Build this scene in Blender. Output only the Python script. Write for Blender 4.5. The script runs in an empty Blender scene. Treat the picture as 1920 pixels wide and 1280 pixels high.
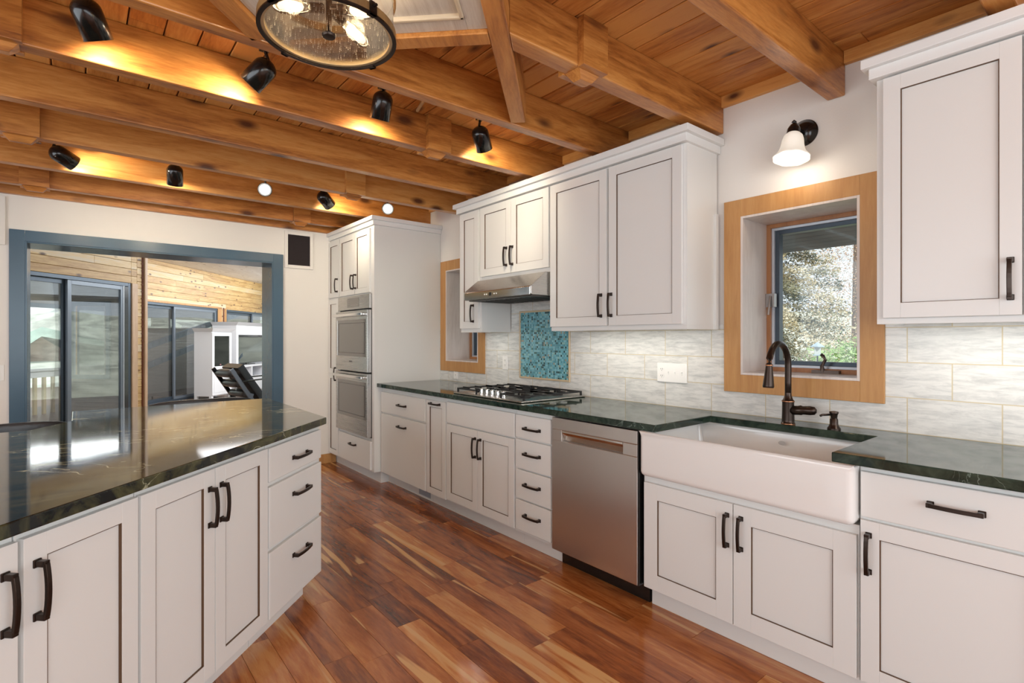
import bpy, bmesh, math, random
from mathutils import Vector, Matrix
random.seed(7)
S = bpy.context.scene
PI = math.pi
YAW = 0.686309
# ---------------------------------------------------------------- camera
cd = bpy.data.cameras.new('camera'); cam = bpy.data.objects.new('camera', cd)
S.collection.objects.link(cam); S.camera = cam
cam.location = (0, 0, 1.325); cam.rotation_euler = (PI/2, 0, -YAW)
cd.sensor_width = 36; cd.lens = 993.85/1920*36; cd.shift_y = -6.5/1920
cd.clip_start = 0.05; cd.clip_end = 400
# ---------------------------------------------------------------- world, exposure
S.view_settings.view_transform = 'Standard'; S.view_settings.look = 'None'
S.view_settings.gamma = 1; S.view_settings.use_curve_mapping = False
S.view_settings.exposure = 0.36
w = bpy.data.worlds.new('sky'); S.world = w; w.use_nodes = True
wn = w.node_tree.nodes; bg = wn['Background']
bg.inputs[0].default_value = (0.82, 0.91, 1.0, 1); bg.inputs[1].default_value = 1.0
def lamp(name, kind, loc, rot, energy, color=(1,1,1), **kw):
    l = bpy.data.lights.new(name, kind); l.energy = energy; l.color = color
    for k, v in kw.items(): setattr(l, k, v)
    o = bpy.data.objects.new(name, l); S.collection.objects.link(o)
    o.location = loc; o.rotation_euler = rot
    return o
SUN = lamp('sun', 'SUN', (0, 0, 10), Vector((.50, .34, -.80)).to_track_quat('-Z', 'Y').to_euler(), 3.0, (1, 0.95, 0.86), angle=0.02)
# added fill lamps in place of daylight, at unseen openings behind and left
lamp('fill_back', 'AREA', (0.4, -2.42, 1.45), (PI/2, 0, 0), 80, (0.92, 0.965, 1.0), shape='RECTANGLE', size=4.6, size_y=2.1)
lamp('fill_left', 'AREA', (-2.92, 1.2, 1.45), (0, -PI/2, 0), 66, (0.92, 0.965, 1.0), shape='RECTANGLE', size=2.1, size_y=5.0)

# ---------------------------------------------------------------- material helpers
def newmat(name):
    m = bpy.data.materials.new(name); m.use_nodes = True
    return m, m.node_tree.nodes, m.node_tree.links, m.node_tree.nodes['Principled BSDF']
def plain(name, col, rough=0.5, metal=0.0, bump=0, bscale=60, var=0, coat=0, emis=None, estr=0, spec=None, ior=None):
    m, N, L, P = newmat(name)
    P.inputs['Base Color'].default_value = (*col, 1); P.inputs['Roughness'].default_value = rough
    P.inputs['Metallic'].default_value = metal; P.inputs['Coat Weight'].default_value = coat
    if ior: P.inputs['IOR'].default_value = ior
    if emis: P.inputs['Emission Color'].default_value = (*emis, 1); P.inputs['Emission Strength'].default_value = estr
    if bump or var:
        tc = N.new('ShaderNodeTexCoord'); n = N.new('ShaderNodeTexNoise'); n.inputs['Scale'].default_value = bscale; n.inputs['Detail'].default_value = 4
        L.new(tc.outputs['Object'], n.inputs['Vector'])
        if bump:
            b = N.new('ShaderNodeBump'); b.inputs['Strength'].default_value = bump; b.inputs['Distance'].default_value = 0.01
            L.new(n.outputs['Fac'], b.inputs['Height']); L.new(b.outputs[0], P.inputs['Normal'])
        if var:
            r = N.new('ShaderNodeValToRGB'); r.color_ramp.elements[0].position = .35; r.color_ramp.elements[1].position = .65
            r.color_ramp.elements[0].color = (*[c*(1-var) for c in col], 1); r.color_ramp.elements[1].color = (*[min(1, c*(1+var)) for c in col], 1)
            L.new(n.outputs['Fac'], r.inputs['Fac']); L.new(r.outputs[0], P.inputs['Base Color'])
    return m
def wood(name, ramp, grain_axis='X', scale=1.0, rough=0.45, board=0.0, knots=0.0, knotcol=(0.1,0.03,0.01), bump=0.15, coat=0.0, useattr=True, sap=None, stretch=9, nscale=3.2, wavy=0, dist=1.2, knotscale=3.0):
    """grain stretched along grain_axis; board = strength of board-to-board brightness from colour attribute 'pid'"""
    m, N, L, P = newmat(name)
    P.inputs['Roughness'].default_value = rough; P.inputs['Coat Weight'].default_value = coat; P.inputs['Coat Roughness'].default_value = 0.12
    tc = N.new('ShaderNodeTexCoord'); at = N.new('ShaderNodeAttribute'); at.attribute_name = 'pid'
    add = N.new('ShaderNodeVectorMath'); add.operation = 'MULTIPLY_ADD'
    L.new(at.outputs['Color'], add.inputs[0]); add.inputs[1].default_value = (13, 17, 11) if useattr else (0, 0, 0)
    L.new(tc.outputs['Object'], add.inputs[2])
    mp = N.new('ShaderNodeMapping'); sc = [scale*stretch]*3; sc['XYZ'.index(grain_axis)] = scale
    mp.inputs['Scale'].default_value = sc; L.new(add.outputs[0], mp.inputs['Vector'])
    n1 = N.new('ShaderNodeTexNoise'); n1.inputs['Scale'].default_value = nscale*.45; n1.inputs['Detail'].default_value = 5; n1.inputs['Distortion'].default_value = dist
    n2 = N.new('ShaderNodeTexNoise'); n2.inputs['Scale'].default_value = nscale*4; n2.inputs['Detail'].default_value = 6; n2.inputs['Roughness'].default_value = .65
    L.new(mp.outputs[0], n1.inputs['Vector']); L.new(mp.outputs[0], n2.inputs['Vector'])
    mx = N.new('ShaderNodeMath'); mx.operation = 'MULTIPLY_ADD'; L.new(n2.outputs['Fac'], mx.inputs[0]); mx.inputs[1].default_value = .45
    m2 = N.new('ShaderNodeMath'); m2.operation = 'MULTIPLY'; L.new(n1.outputs['Fac'], m2.inputs[0]); m2.inputs[1].default_value = .8
    L.new(m2.outputs[0], mx.inputs[2])
    fac = mx.outputs[0]
    if board:
        sep = N.new('ShaderNodeSeparateColor'); L.new(at.outputs['Color'], sep.inputs[0])
        bb = N.new('ShaderNodeMath'); bb.operation = 'MULTIPLY_ADD'; L.new(sep.outputs[0], bb.inputs[0]); bb.inputs[1].default_value = board
        sub = N.new('ShaderNodeMath'); sub.operation = 'SUBTRACT'; L.new(fac, sub.inputs[0]); sub.inputs[1].default_value = board*.5
        L.new(sub.outputs[0], bb.inputs[2]); fac = bb.outputs[0]
    r = N.new('ShaderNodeValToRGB'); cr = r.color_ramp
    while len(cr.elements) < len(ramp): cr.elements.new(.5)
    for e, (p, c) in zip(cr.elements, ramp): e.position = p; e.color = (*c, 1)
    L.new(fac, r.inputs['Fac']); col = r.outputs[0]
    def mix(fac_out, a, bcol):
        x = N.new('ShaderNodeMix'); x.data_type = 'RGBA'; L.new(fac_out, x.inputs[0]); L.new(a, x.inputs[6])
        x.inputs[7].default_value = (*bcol, 1); return x.outputs[2]
    if sap:
        ns = N.new('ShaderNodeTexNoise'); ns.inputs['Scale'].default_value = 1.5; ns.inputs['Detail'].default_value = 2; ns.inputs['Distortion'].default_value = .5
        ms = N.new('ShaderNodeMapping'); s2 = [9.0]*3; s2['XYZ'.index(grain_axis)] = .55; ms.inputs['Scale'].default_value = s2
        L.new(add.outputs[0], ms.inputs['Vector']); L.new(ms.outputs[0], ns.inputs['Vector'])
        rr = N.new('ShaderNodeValToRGB'); rr.color_ramp.elements[0].position = sap[0]; rr.color_ramp.elements[1].position = sap[0]+.035
        L.new(ns.outputs['Fac'], rr.inputs['Fac']); col = mix(rr.outputs[0], col, sap[1])
    if knots:
        vo = N.new('ShaderNodeTexVoronoi'); vo.inputs['Scale'].default_value = knotscale
        mk = N.new('ShaderNodeMapping'); s3 = [2.0]*3; s3['XYZ'.index(grain_axis)] = .9; mk.inputs['Scale'].default_value = s3
        L.new(add.outputs[0], mk.inputs['Vector']); L.new(mk.outputs[0], vo.inputs['Vector'])
        rk = N.new('ShaderNodeValToRGB'); rk.color_ramp.elements[0].position = .0; rk.color_ramp.elements[0].color = (knots,)*3+(1,)
        rk.color_ramp.elements[1].position = .2; rk.color_ramp.elements[1].color = (0, 0, 0, 1)
        L.new(vo.outputs['Distance'], rk.inputs['Fac']); col = mix(rk.outputs[0], col, knotcol)
    L.new(col, P.inputs['Base Color'])
    if bump:
        b = N.new('ShaderNodeBump'); b.inputs['Strength'].default_value = bump; b.inputs['Distance'].default_value = 0.004
        L.new(n2.outputs['Fac'], b.inputs['Height']); L.new(b.outputs[0], P.inputs['Normal'])
        if wavy:
            nw = N.new('ShaderNodeTexNoise'); nw.inputs['Scale'].default_value = 1; nw.inputs['Detail'].default_value = 1
            mw = N.new('ShaderNodeMapping'); s4 = [14.0]*3; s4['XYZ'.index(grain_axis)] = 7.0; mw.inputs['Scale'].default_value = s4
            L.new(add.outputs[0], mw.inputs['Vector']); L.new(mw.outputs[0], nw.inputs['Vector'])
            b2 = N.new('ShaderNodeBump'); b2.inputs['Strength'].default_value = wavy; b2.inputs['Distance'].default_value = 0.012
            L.new(nw.outputs['Fac'], b2.inputs['Height']); L.new(b.outputs[0], b2.inputs['Normal']); L.new(b2.outputs[0], P.inputs['Normal'])
    return m
def granite(name, base, mid, vein, vscale=1.0, rough=0.06):
    m, N, L, P = newmat(name); P.inputs['Roughness'].default_value = rough; P.inputs['IOR'].default_value = 1.45
    P.inputs['Coat Weight'].default_value = .0; P.inputs['Coat Roughness'].default_value = 0.02
    tc = N.new('ShaderNodeTexCoord'); mp = N.new('ShaderNodeMapping'); mp.inputs['Scale'].default_value = (1.3*vscale, 3.2*vscale, 3*vscale)
    mp.inputs['Rotation'].default_value = (0, 0, .5); L.new(tc.outputs['Object'], mp.inputs['Vector'])
    n1 = N.new('ShaderNodeTexNoise'); n1.inputs['Scale'].default_value = 2.6; n1.inputs['Detail'].default_value = 9; n1.inputs['Distortion'].default_value = 1.6; n1.inputs['Roughness'].default_value = .62
    L.new(mp.outputs[0], n1.inputs['Vector'])
    r = N.new('ShaderNodeValToRGB'); r.color_ramp.elements[0].position = .38; r.color_ramp.elements[0].color = (*base, 1)
    r.color_ramp.elements[1].position = .72; r.color_ramp.elements[1].color = (*mid, 1); L.new(n1.outputs['Fac'], r.inputs['Fac'])
    n2 = N.new('ShaderNodeTexNoise'); n2.inputs['Scale'].default_value = 1.3; n2.inputs['Detail'].default_value = 7; n2.inputs['Distortion'].default_value = 2.2
    L.new(mp.outputs[0], n2.inputs['Vector'])
    r2 = N.new('ShaderNodeValToRGB'); e = r2.color_ramp.elements; e[0].position = .488; e[0].color = (0, 0, 0, 1); e[1].position = .5; e[1].color = (1, 1, 1, 1)
    e3 = r2.color_ramp.elements.new(.512); e3.color = (0, 0, 0, 1); L.new(n2.outputs['Fac'], r2.inputs['Fac'])
    n3 = N.new('ShaderNodeTexNoise'); n3.inputs['Scale'].default_value = 3; L.new(tc.outputs['Object'], n3.inputs['Vector'])
    r3 = N.new('ShaderNodeValToRGB'); r3.color_ramp.elements[0].position = .5; r3.color_ramp.elements[1].position = .62; L.new(n3.outputs['Fac'], r3.inputs['Fac'])
    mm = N.new('ShaderNodeMath'); mm.operation = 'MULTIPLY'; L.new(r2.outputs[0], mm.inputs[0]); L.new(r3.outputs[0], mm.inputs[1])
    x = N.new('ShaderNodeMix'); x.data_type = 'RGBA'; L.new(mm.outputs[0], x.inputs[0]); L.new(r.outputs[0], x.inputs[6]); x.inputs[7].default_value = (*vein, 1)
    L.new(x.outputs[2], P.inputs['Base Color'])
    return m
def glass(name, tint=(1,1,1), gloss=1.0, rough=0.0, bump=0):
    m = bpy.data.materials.new(name); m.use_nodes = True; N = m.node_tree.nodes; L = m.node_tree.links; N.clear()
    o = N.new('ShaderNodeOutputMaterial'); t = N.new('ShaderNodeBsdfTransparent'); t.inputs[0].default_value = (*tint, 1)
    g = N.new('ShaderNodeBsdfGlossy'); g.inputs['Roughness'].default_value = rough; fr = N.new('ShaderNodeFresnel'); fr.inputs[0].default_value = 1.45
    mu = N.new('ShaderNodeMath'); mu.operation = 'MULTIPLY'; mu.inputs[1].default_value = gloss; L.new(fr.outputs[0], mu.inputs[0])
    mx = N.new('ShaderNodeMixShader'); L.new(mu.outputs[0], mx.inputs[0]); L.new(t.outputs[0], mx.inputs[1]); L.new(g.outputs[0], mx.inputs[2])
    L.new(mx.outputs[0], o.inputs[0])
    if bump:
        tc = N.new('ShaderNodeTexCoord'); v = N.new('ShaderNodeTexVoronoi'); v.inputs['Scale'].default_value = 90
        L.new(tc.outputs['Object'], v.inputs['Vector']); r = N.new('ShaderNodeValToRGB'); r.color_ramp.elements[0].position = .12; r.color_ramp.elements[1].position = .2
        L.new(v.outputs['Distance'], r.inputs[0]); b = N.new('ShaderNodeBump'); b.inputs['Strength'].default_value = bump; L.new(r.outputs[0], b.inputs['Height'])
        L.new(b.outputs[0], g.inputs['Normal']); L.new(b.outputs[0], fr.inputs['Normal'])
    return m

M = {}
M['white'] = plain('painted_cabinet', (0.725, 0.722, 0.70), 0.30)
M['glaze'] = plain('brown_glaze', (0.10, 0.05, 0.022), 0.5)
M['crown'] = plain('painted_crown', (0.765, 0.765, 0.75), 0.4)
M['wallpaint'] = plain('wall_paint', (0.76, 0.73, 0.685), 0.9, bump=.05, bscale=120)
M['bronze'] = plain('oil_rubbed_bronze', (0.045, 0.032, 0.026), 0.28, 0.85)
M['bronze_hi'] = plain('copper_edge', (0.45, 0.2, 0.1), 0.3, 0.9)
M['black'] = plain('black_enamel', (0.006, 0.006, 0.006), 0.22, coat=.3)
M['blackmat'] = plain('black_plastic', (0.01, 0.01, 0.011), 0.5)
M['iron'] = plain('cast_iron', (0.012, 0.012, 0.013), 0.5, bump=.2, bscale=300)
def steel(name, axis='Z', col=(0.50, 0.485, 0.46), rough=.27):
    m, N, L, P = newmat(name); P.inputs['Base Color'].default_value = (*col, 1); P.inputs['Metallic'].default_value = 1
    P.inputs['Roughness'].default_value = rough; P.inputs['Anisotropic'].default_value = .55
    tc = N.new('ShaderNodeTexCoord'); mp = N.new('ShaderNodeMapping'); s = [500.0]*3; s['XYZ'.index(axis)] = 3.0
    mp.inputs['Scale'].default_value = s; n = N.new('ShaderNodeTexNoise'); n.inputs['Scale'].default_value = 1.0
    L.new(tc.outputs['Object'], mp.inputs[0]); L.new(mp.outputs[0], n.inputs[0])
    r = N.new('ShaderNodeMapRange'); r.inputs[3].default_value = rough-.02; r.inputs[4].default_value = rough+.03
    L.new(n.outputs['Fac'], r.inputs[0]); L.new(r.outputs[0], P.inputs['Roughness']); return m
M['steel'] = steel('brushed_steel', 'X')
M['steel_v'] = steel('brushed_steel_vertical', 'Z', (0.66, 0.63, 0.60), .30)
M['chrome'] = plain('polished_steel', (0.75, 0.74, 0.72), 0.12, 1.0)
M['ceramic'] = plain('fireclay', (0.78, 0.765, 0.74), 0.08, coat=.5)
M['ovenglass'] = plain('oven_glass', (0.035, 0.03, 0.025), 0.05, coat=1, ior=1.8)
M['blue'] = plain('slate_blue_paint', (0.048, 0.10, 0.15), 0.26, var=.06, bscale=3)
M['plate'] = plain('white_plastic', (0.8, 0.79, 0.76), 0.35)
M['dark'] = plain('dark_speaker_cloth', (0.018, 0.012, 0.013), 0.9, bump=.3, bscale=400)
beamramp = [(.32, (0.15, 0.040, 0.008)), (.5, (0.38, 0.135, 0.026)), (.66, (0.54, 0.225, 0.052)), (.82, (0.62, 0.30, 0.09))]
M['beam'] = wood('fir_beam', beamramp, 'X', rough=.38, board=.16, knots=1.5, bump=.12, knotscale=2.6, coat=.25)
M['beamdiag'] = wood('fir_beam_diagonal', beamramp, 'X', rough=.45, board=.1, bump=.12)
M['ceil'] = wood('cedar_ceiling', [(.28, (0.27, 0.075, 0.013)), (.5, (0.54, 0.215, 0.045)), (.7, (0.68, 0.33, 0.09))], 'Y', rough=.5, board=.30, knots=1.3, bump=.1, knotscale=3.4)
M['casing'] = wood('alder_casing', [(.3, (0.36, 0.16, 0.05)), (.6, (0.46, 0.23, 0.075)), (.8, (0.52, 0.28, 0.10))], 'Z', rough=.45, bump=.08, useattr=False)
M['jamb'] = wood('light_jamb_wood', [(.3, (0.52, 0.44, 0.40)), (.7, (0.68, 0.61, 0.57))], 'Z', rough=.3, bump=.08, useattr=False)
M['sash'] = wood('sash_wood', [(.3, (0.26, 0.10, 0.035)), (.7, (0.40, 0.18, 0.07))], 'Z', rough=.4, bump=.05, useattr=False)
M['pine'] = wood('knotty_pine', [(.30, (0.40, 0.22, 0.07)), (.5, (0.56, 0.36, 0.14)), (.7, (0.66, 0.47, 0.23)), (.85, (0.62, 0.50, 0.34))], 'X', rough=.45, board=.4, knots=1.6, knotcol=(0.10, 0.04, 0.015), knotscale=4.2)
M['pineceil'] = wood('whitewashed_pine', [(.3, (0.62, 0.56, 0.50)), (.6, (0.78, 0.74, 0.70)), (.8, (0.84, 0.81, 0.78))], 'X', rough=.5, board=.25, knots=1.4, knotcol=(0.2, 0.12, 0.09), knotscale=3.6)
M['whitewash'] = wood('whitewashed_oak', [(.3, (0.36, 0.30, 0.25)), (.55, (0.55, 0.50, 0.45)), (.8, (0.66, 0.63, 0.58))], 'X', rough=.6, bump=.2, board=.1, stretch=14)
M['redwood'] = plain('dark_end_grain', (0.14, 0.035, 0.012), .6)
M['floor'] = wood('acacia_floor', [(.22, (0.05, 0.013, 0.005)), (.40, (0.18, 0.047, 0.012)), (.56, (0.33, 0.098, 0.024)), (.72, (0.47, 0.17, 0.046)), (.88, (0.58, 0.27, 0.09))], 'Y',
                  rough=.2, board=.40, bump=.06, coat=.25, sap=(.63, (0.62, 0.35, 0.14)), stretch=8, nscale=2.6, wavy=.22, dist=1.7, knots=.7, knotcol=(0.03, 0.01, 0.005), knotscale=1.4)
M['deck'] = plain('grey_deck', (0.34, 0.35, 0.37), .6, var=.1, bscale=4)
M['soffit'] = wood('grey_green_soffit', [(.3, (0.48, 0.55, 0.52)), (.7, (0.62, 0.69, 0.65))], 'X', board=.2, rough=.6)
M['siding'] = wood('grey_brown_siding', [(.3, (0.58, 0.52, 0.45)), (.7, (0.76, 0.70, 0.61))], 'X', board=.2, rough=.5)
M['bluegrey'] = plain('blue_grey_frame', (0.36, 0.47, 0.56), .4)
M['alu'] = plain('dark_aluminium', (0.055, 0.075, 0.10), .35, .4)
M['midalu'] = plain('mid_grey_aluminium', (0.16, 0.19, 0.23), .35, .3)
M['alulight'] = plain('light_aluminium', (0.55, 0.60, 0.66), .35, .3)
M['paintwhite'] = plain('white_furniture', (0.78, 0.79, 0.82), .4)
M['leather'] = plain('black_leather', (0.01, 0.011, 0.014), .28, bump=.1, bscale=80)
M['greyblue_frame'] = plain('dark_chair_frame', (0.10, 0.12, 0.15), .35)
M['granite'] = granite('island_granite', (0.006, 0.009, 0.010), (0.11, 0.11, 0.045), (0.65, 0.65, 0.45), 1.0)
M['granite2'] = granite('green_granite', (0.010, 0.022, 0.017), (0.04, 0.065, 0.045), (0.15, 0.20, 0.17), 1.6)
M['winglass'] = glass('window_glass', (0.97, 0.985, 0.98), .8)
M['clear'] = glass('clear_glass', (0.98, 0.98, 0.97), 1.0)
M['seeded'] = glass('seeded_glass', (0.93, 0.90, 0.85), .7, .08)
M['concrete'] = plain('dark_soffit_boards', (0.11, 0.12, 0.14), .8, var=.25, bscale=3)

# backsplash tile (running bond, pale wood-look tile with tan grout), mapped in world y/z
def tilemat():
    m, N, L, P = newmat('wood_look_tile'); P.inputs['Roughness'].default_value = .22
    tc = N.new('ShaderNodeTexCoord'); sx = N.new('ShaderNodeSeparateXYZ'); L.new(tc.outputs['Object'], sx.inputs[0])
    cb = N.new('ShaderNodeCombineXYZ'); L.new(sx.outputs['Y'], cb.inputs[0]); L.new(sx.outputs['Z'], cb.inputs[1])
    mp = N.new('ShaderNodeMapping'); mp.inputs['Location'].default_value = (-0.2325-.305*8, -0.914-.1525*8+0.0, 0)
    L.new(cb.outputs[0], mp.inputs[0])
    off = N.new('ShaderNodeVectorMath'); off.operation = 'ADD'; off.inputs[1].default_value = (.305*16, .1525*16, 0); L.new(mp.outputs[0], off.inputs[0])
    br = N.new('ShaderNodeTexBrick'); br.offset = .5; br.inputs['Scale'].default_value = 1; br.inputs['Brick Width'].default_value = .305
    br.inputs['Row Height'].default_value = .1525; br.inputs['Mortar Size'].default_value = .0022; br.inputs['Mortar Smooth'].default_value = .2
    L.new(off.outputs[0], br.inputs['Vector'])
    br.inputs['Color1'].default_value = (.2, .2, .2, 1); br.inputs['Color2'].default_value = (.8, .8, .8, 1)
    mp2 = N.new('ShaderNodeMapping'); mp2.inputs['Scale'].default_value = (5.5, 30, 1); L.new(cb.outputs[0], mp2.inputs[0])
    ad = N.new('ShaderNodeVectorMath'); ad.operation = 'MULTIPLY_ADD'; L.new(br.outputs['Color'], ad.inputs[0]); ad.inputs[1].default_value = (9, 9, 9); L.new(mp2.outputs[0], ad.inputs[2])
    n = N.new('ShaderNodeTexNoise'); n.inputs['Scale'].default_value = 1.6; n.inputs['Detail'].default_value = 7; n.inputs['Roughness'].default_value = .7; n.inputs['Distortion'].default_value = .4
    L.new(ad.outputs[0], n.inputs['Vector'])
    r = N.new('ShaderNodeValToRGB'); r.color_ramp.elements[0].position = .3; r.color_ramp.elements[0].color = (.46, .465, .45, 1)
    r.color_ramp.elements[1].position = .58; r.color_ramp.elements[1].color = (.70, .695, .66, 1); L.new(n.outputs['Fac'], r.inputs[0])
    x = N.new('ShaderNodeMix'); x.data_type = 'RGBA'; L.new(br.outputs['Fac'], x.inputs[0]); L.new(r.outputs[0], x.inputs[6]); x.inputs[7].default_value = (.58, .49, .32, 1)
    L.new(x.outputs[2], P.inputs['Base Color'])
    b = N.new('ShaderNodeBump'); b.inputs['Strength'].default_value = .6; b.inputs['Distance'].default_value = .002; b.invert = True
    L.new(br.outputs['Fac'], b.inputs['Height']); L.new(b.outputs[0], P.inputs['Normal'])
    return m
M['tile'] = tilemat()
def mosaicmat():
    m, N, L, P = newmat('teal_glass_mosaic'); P.inputs['Roughness'].default_value = .12
    tc = N.new('ShaderNodeTexCoord'); mu = N.new('ShaderNodeVectorMath'); mu.operation = 'SCALE'; mu.inputs['Scale'].default_value = 1/.0155
    L.new(tc.outputs['Object'], mu.inputs[0])
    fl = N.new('ShaderNodeVectorMath'); fl.operation = 'FLOOR'; L.new(mu.outputs[0], fl.inputs[0])
    sx0 = N.new('ShaderNodeSeparateXYZ'); L.new(fl.outputs[0], sx0.inputs[0])
    cb = N.new('ShaderNodeCombineXYZ'); L.new(sx0.outputs['Y'], cb.inputs[0]); L.new(sx0.outputs['Z'], cb.inputs[1])
    wn_ = N.new('ShaderNodeTexWhiteNoise'); wn_.noise_dimensions = '2D'; L.new(cb.outputs[0], wn_.inputs['Vector'])
    r = N.new('ShaderNodeValToRGB'); cr = r.color_ramp; cr.interpolation = 'CONSTANT'
    cols = [(0, (.012, .045, .055)), (.10, (.03, .11, .10)), (.17, (.07, .26, .32)), (.38, (.14, .40, .49)), (.6, (.22, .50, .58)), (.78, (.10, .30, .38)), (.9, (.26, .46, .44)), (.96, (.30, .27, .20))]
    while len(cr.elements) < len(cols): cr.elements.new(.5)
    for e, (p, c) in zip(cr.elements, cols): e.position = p; e.color = (*c, 1)
    L.new(wn_.outputs['Value'], r.inputs[0])
    fr = N.new('ShaderNodeVectorMath'); fr.operation = 'FRACTION'; L.new(mu.outputs[0], fr.inputs[0])
    sx = N.new('ShaderNodeSeparateXYZ'); L.new(fr.outputs[0], sx.inputs[0])
    def edge(o):
        a = N.new('ShaderNodeMath'); a.operation = 'SUBTRACT'; L.new(o, a.inputs[0]); a.inputs[1].default_value = .5
        b = N.new('ShaderNodeMath'); b.operation = 'ABSOLUTE'; L.new(a.outputs[0], b.inputs[0])
        c = N.new('ShaderNodeMath'); c.operation = 'GREATER_THAN'; L.new(b.outputs[0], c.inputs[0]); c.inputs[1].default_value = .44; return c.outputs[0]
    mxx = N.new('ShaderNodeMath'); mxx.operation = 'MAXIMUM'; L.new(edge(sx.outputs['Y']), mxx.inputs[0]); L.new(edge(sx.outputs['Z']), mxx.inputs[1])
    x = N.new('ShaderNodeMix'); x.data_type = 'RGBA'; L.new(mxx.outputs[0], x.inputs[0]); L.new(r.outputs[0], x.inputs[6]); x.inputs[7].default_value = (.17, .33, .33, 1)
    L.new(x.outputs[2], P.inputs['Base Color'])
    b = N.new('ShaderNodeBump'); b.inputs['Strength'].default_value = .5; b.inputs['Distance'].default_value = .001; b.invert = True
    L.new(mxx.outputs[0], b.inputs['Height']); L.new(b.outputs[0], P.inputs['Normal']); return m
M['mosaic'] = mosaicmat()
def emit(name, col, s):
    return plain(name, col, .5, emis=col, estr=s)
M['bulb'] = emit('glowing_bulb', (1, .82, .52), 5)
M['lens'] = emit('spot_lens', (1, .95, .85), 9)
M['lensdim'] = emit('spot_lens_lit', (1, .85, .6), 8)
M['shade'] = emit('glowing_frosted_glass', (1, .91, .74), .28)
M['shade'].node_tree.nodes['Principled BSDF'].inputs['Base Color'].default_value = (.9, .87, .8, 1)
M['strip'] = emit('led_strip', (1, .95, .82), 5)

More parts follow.
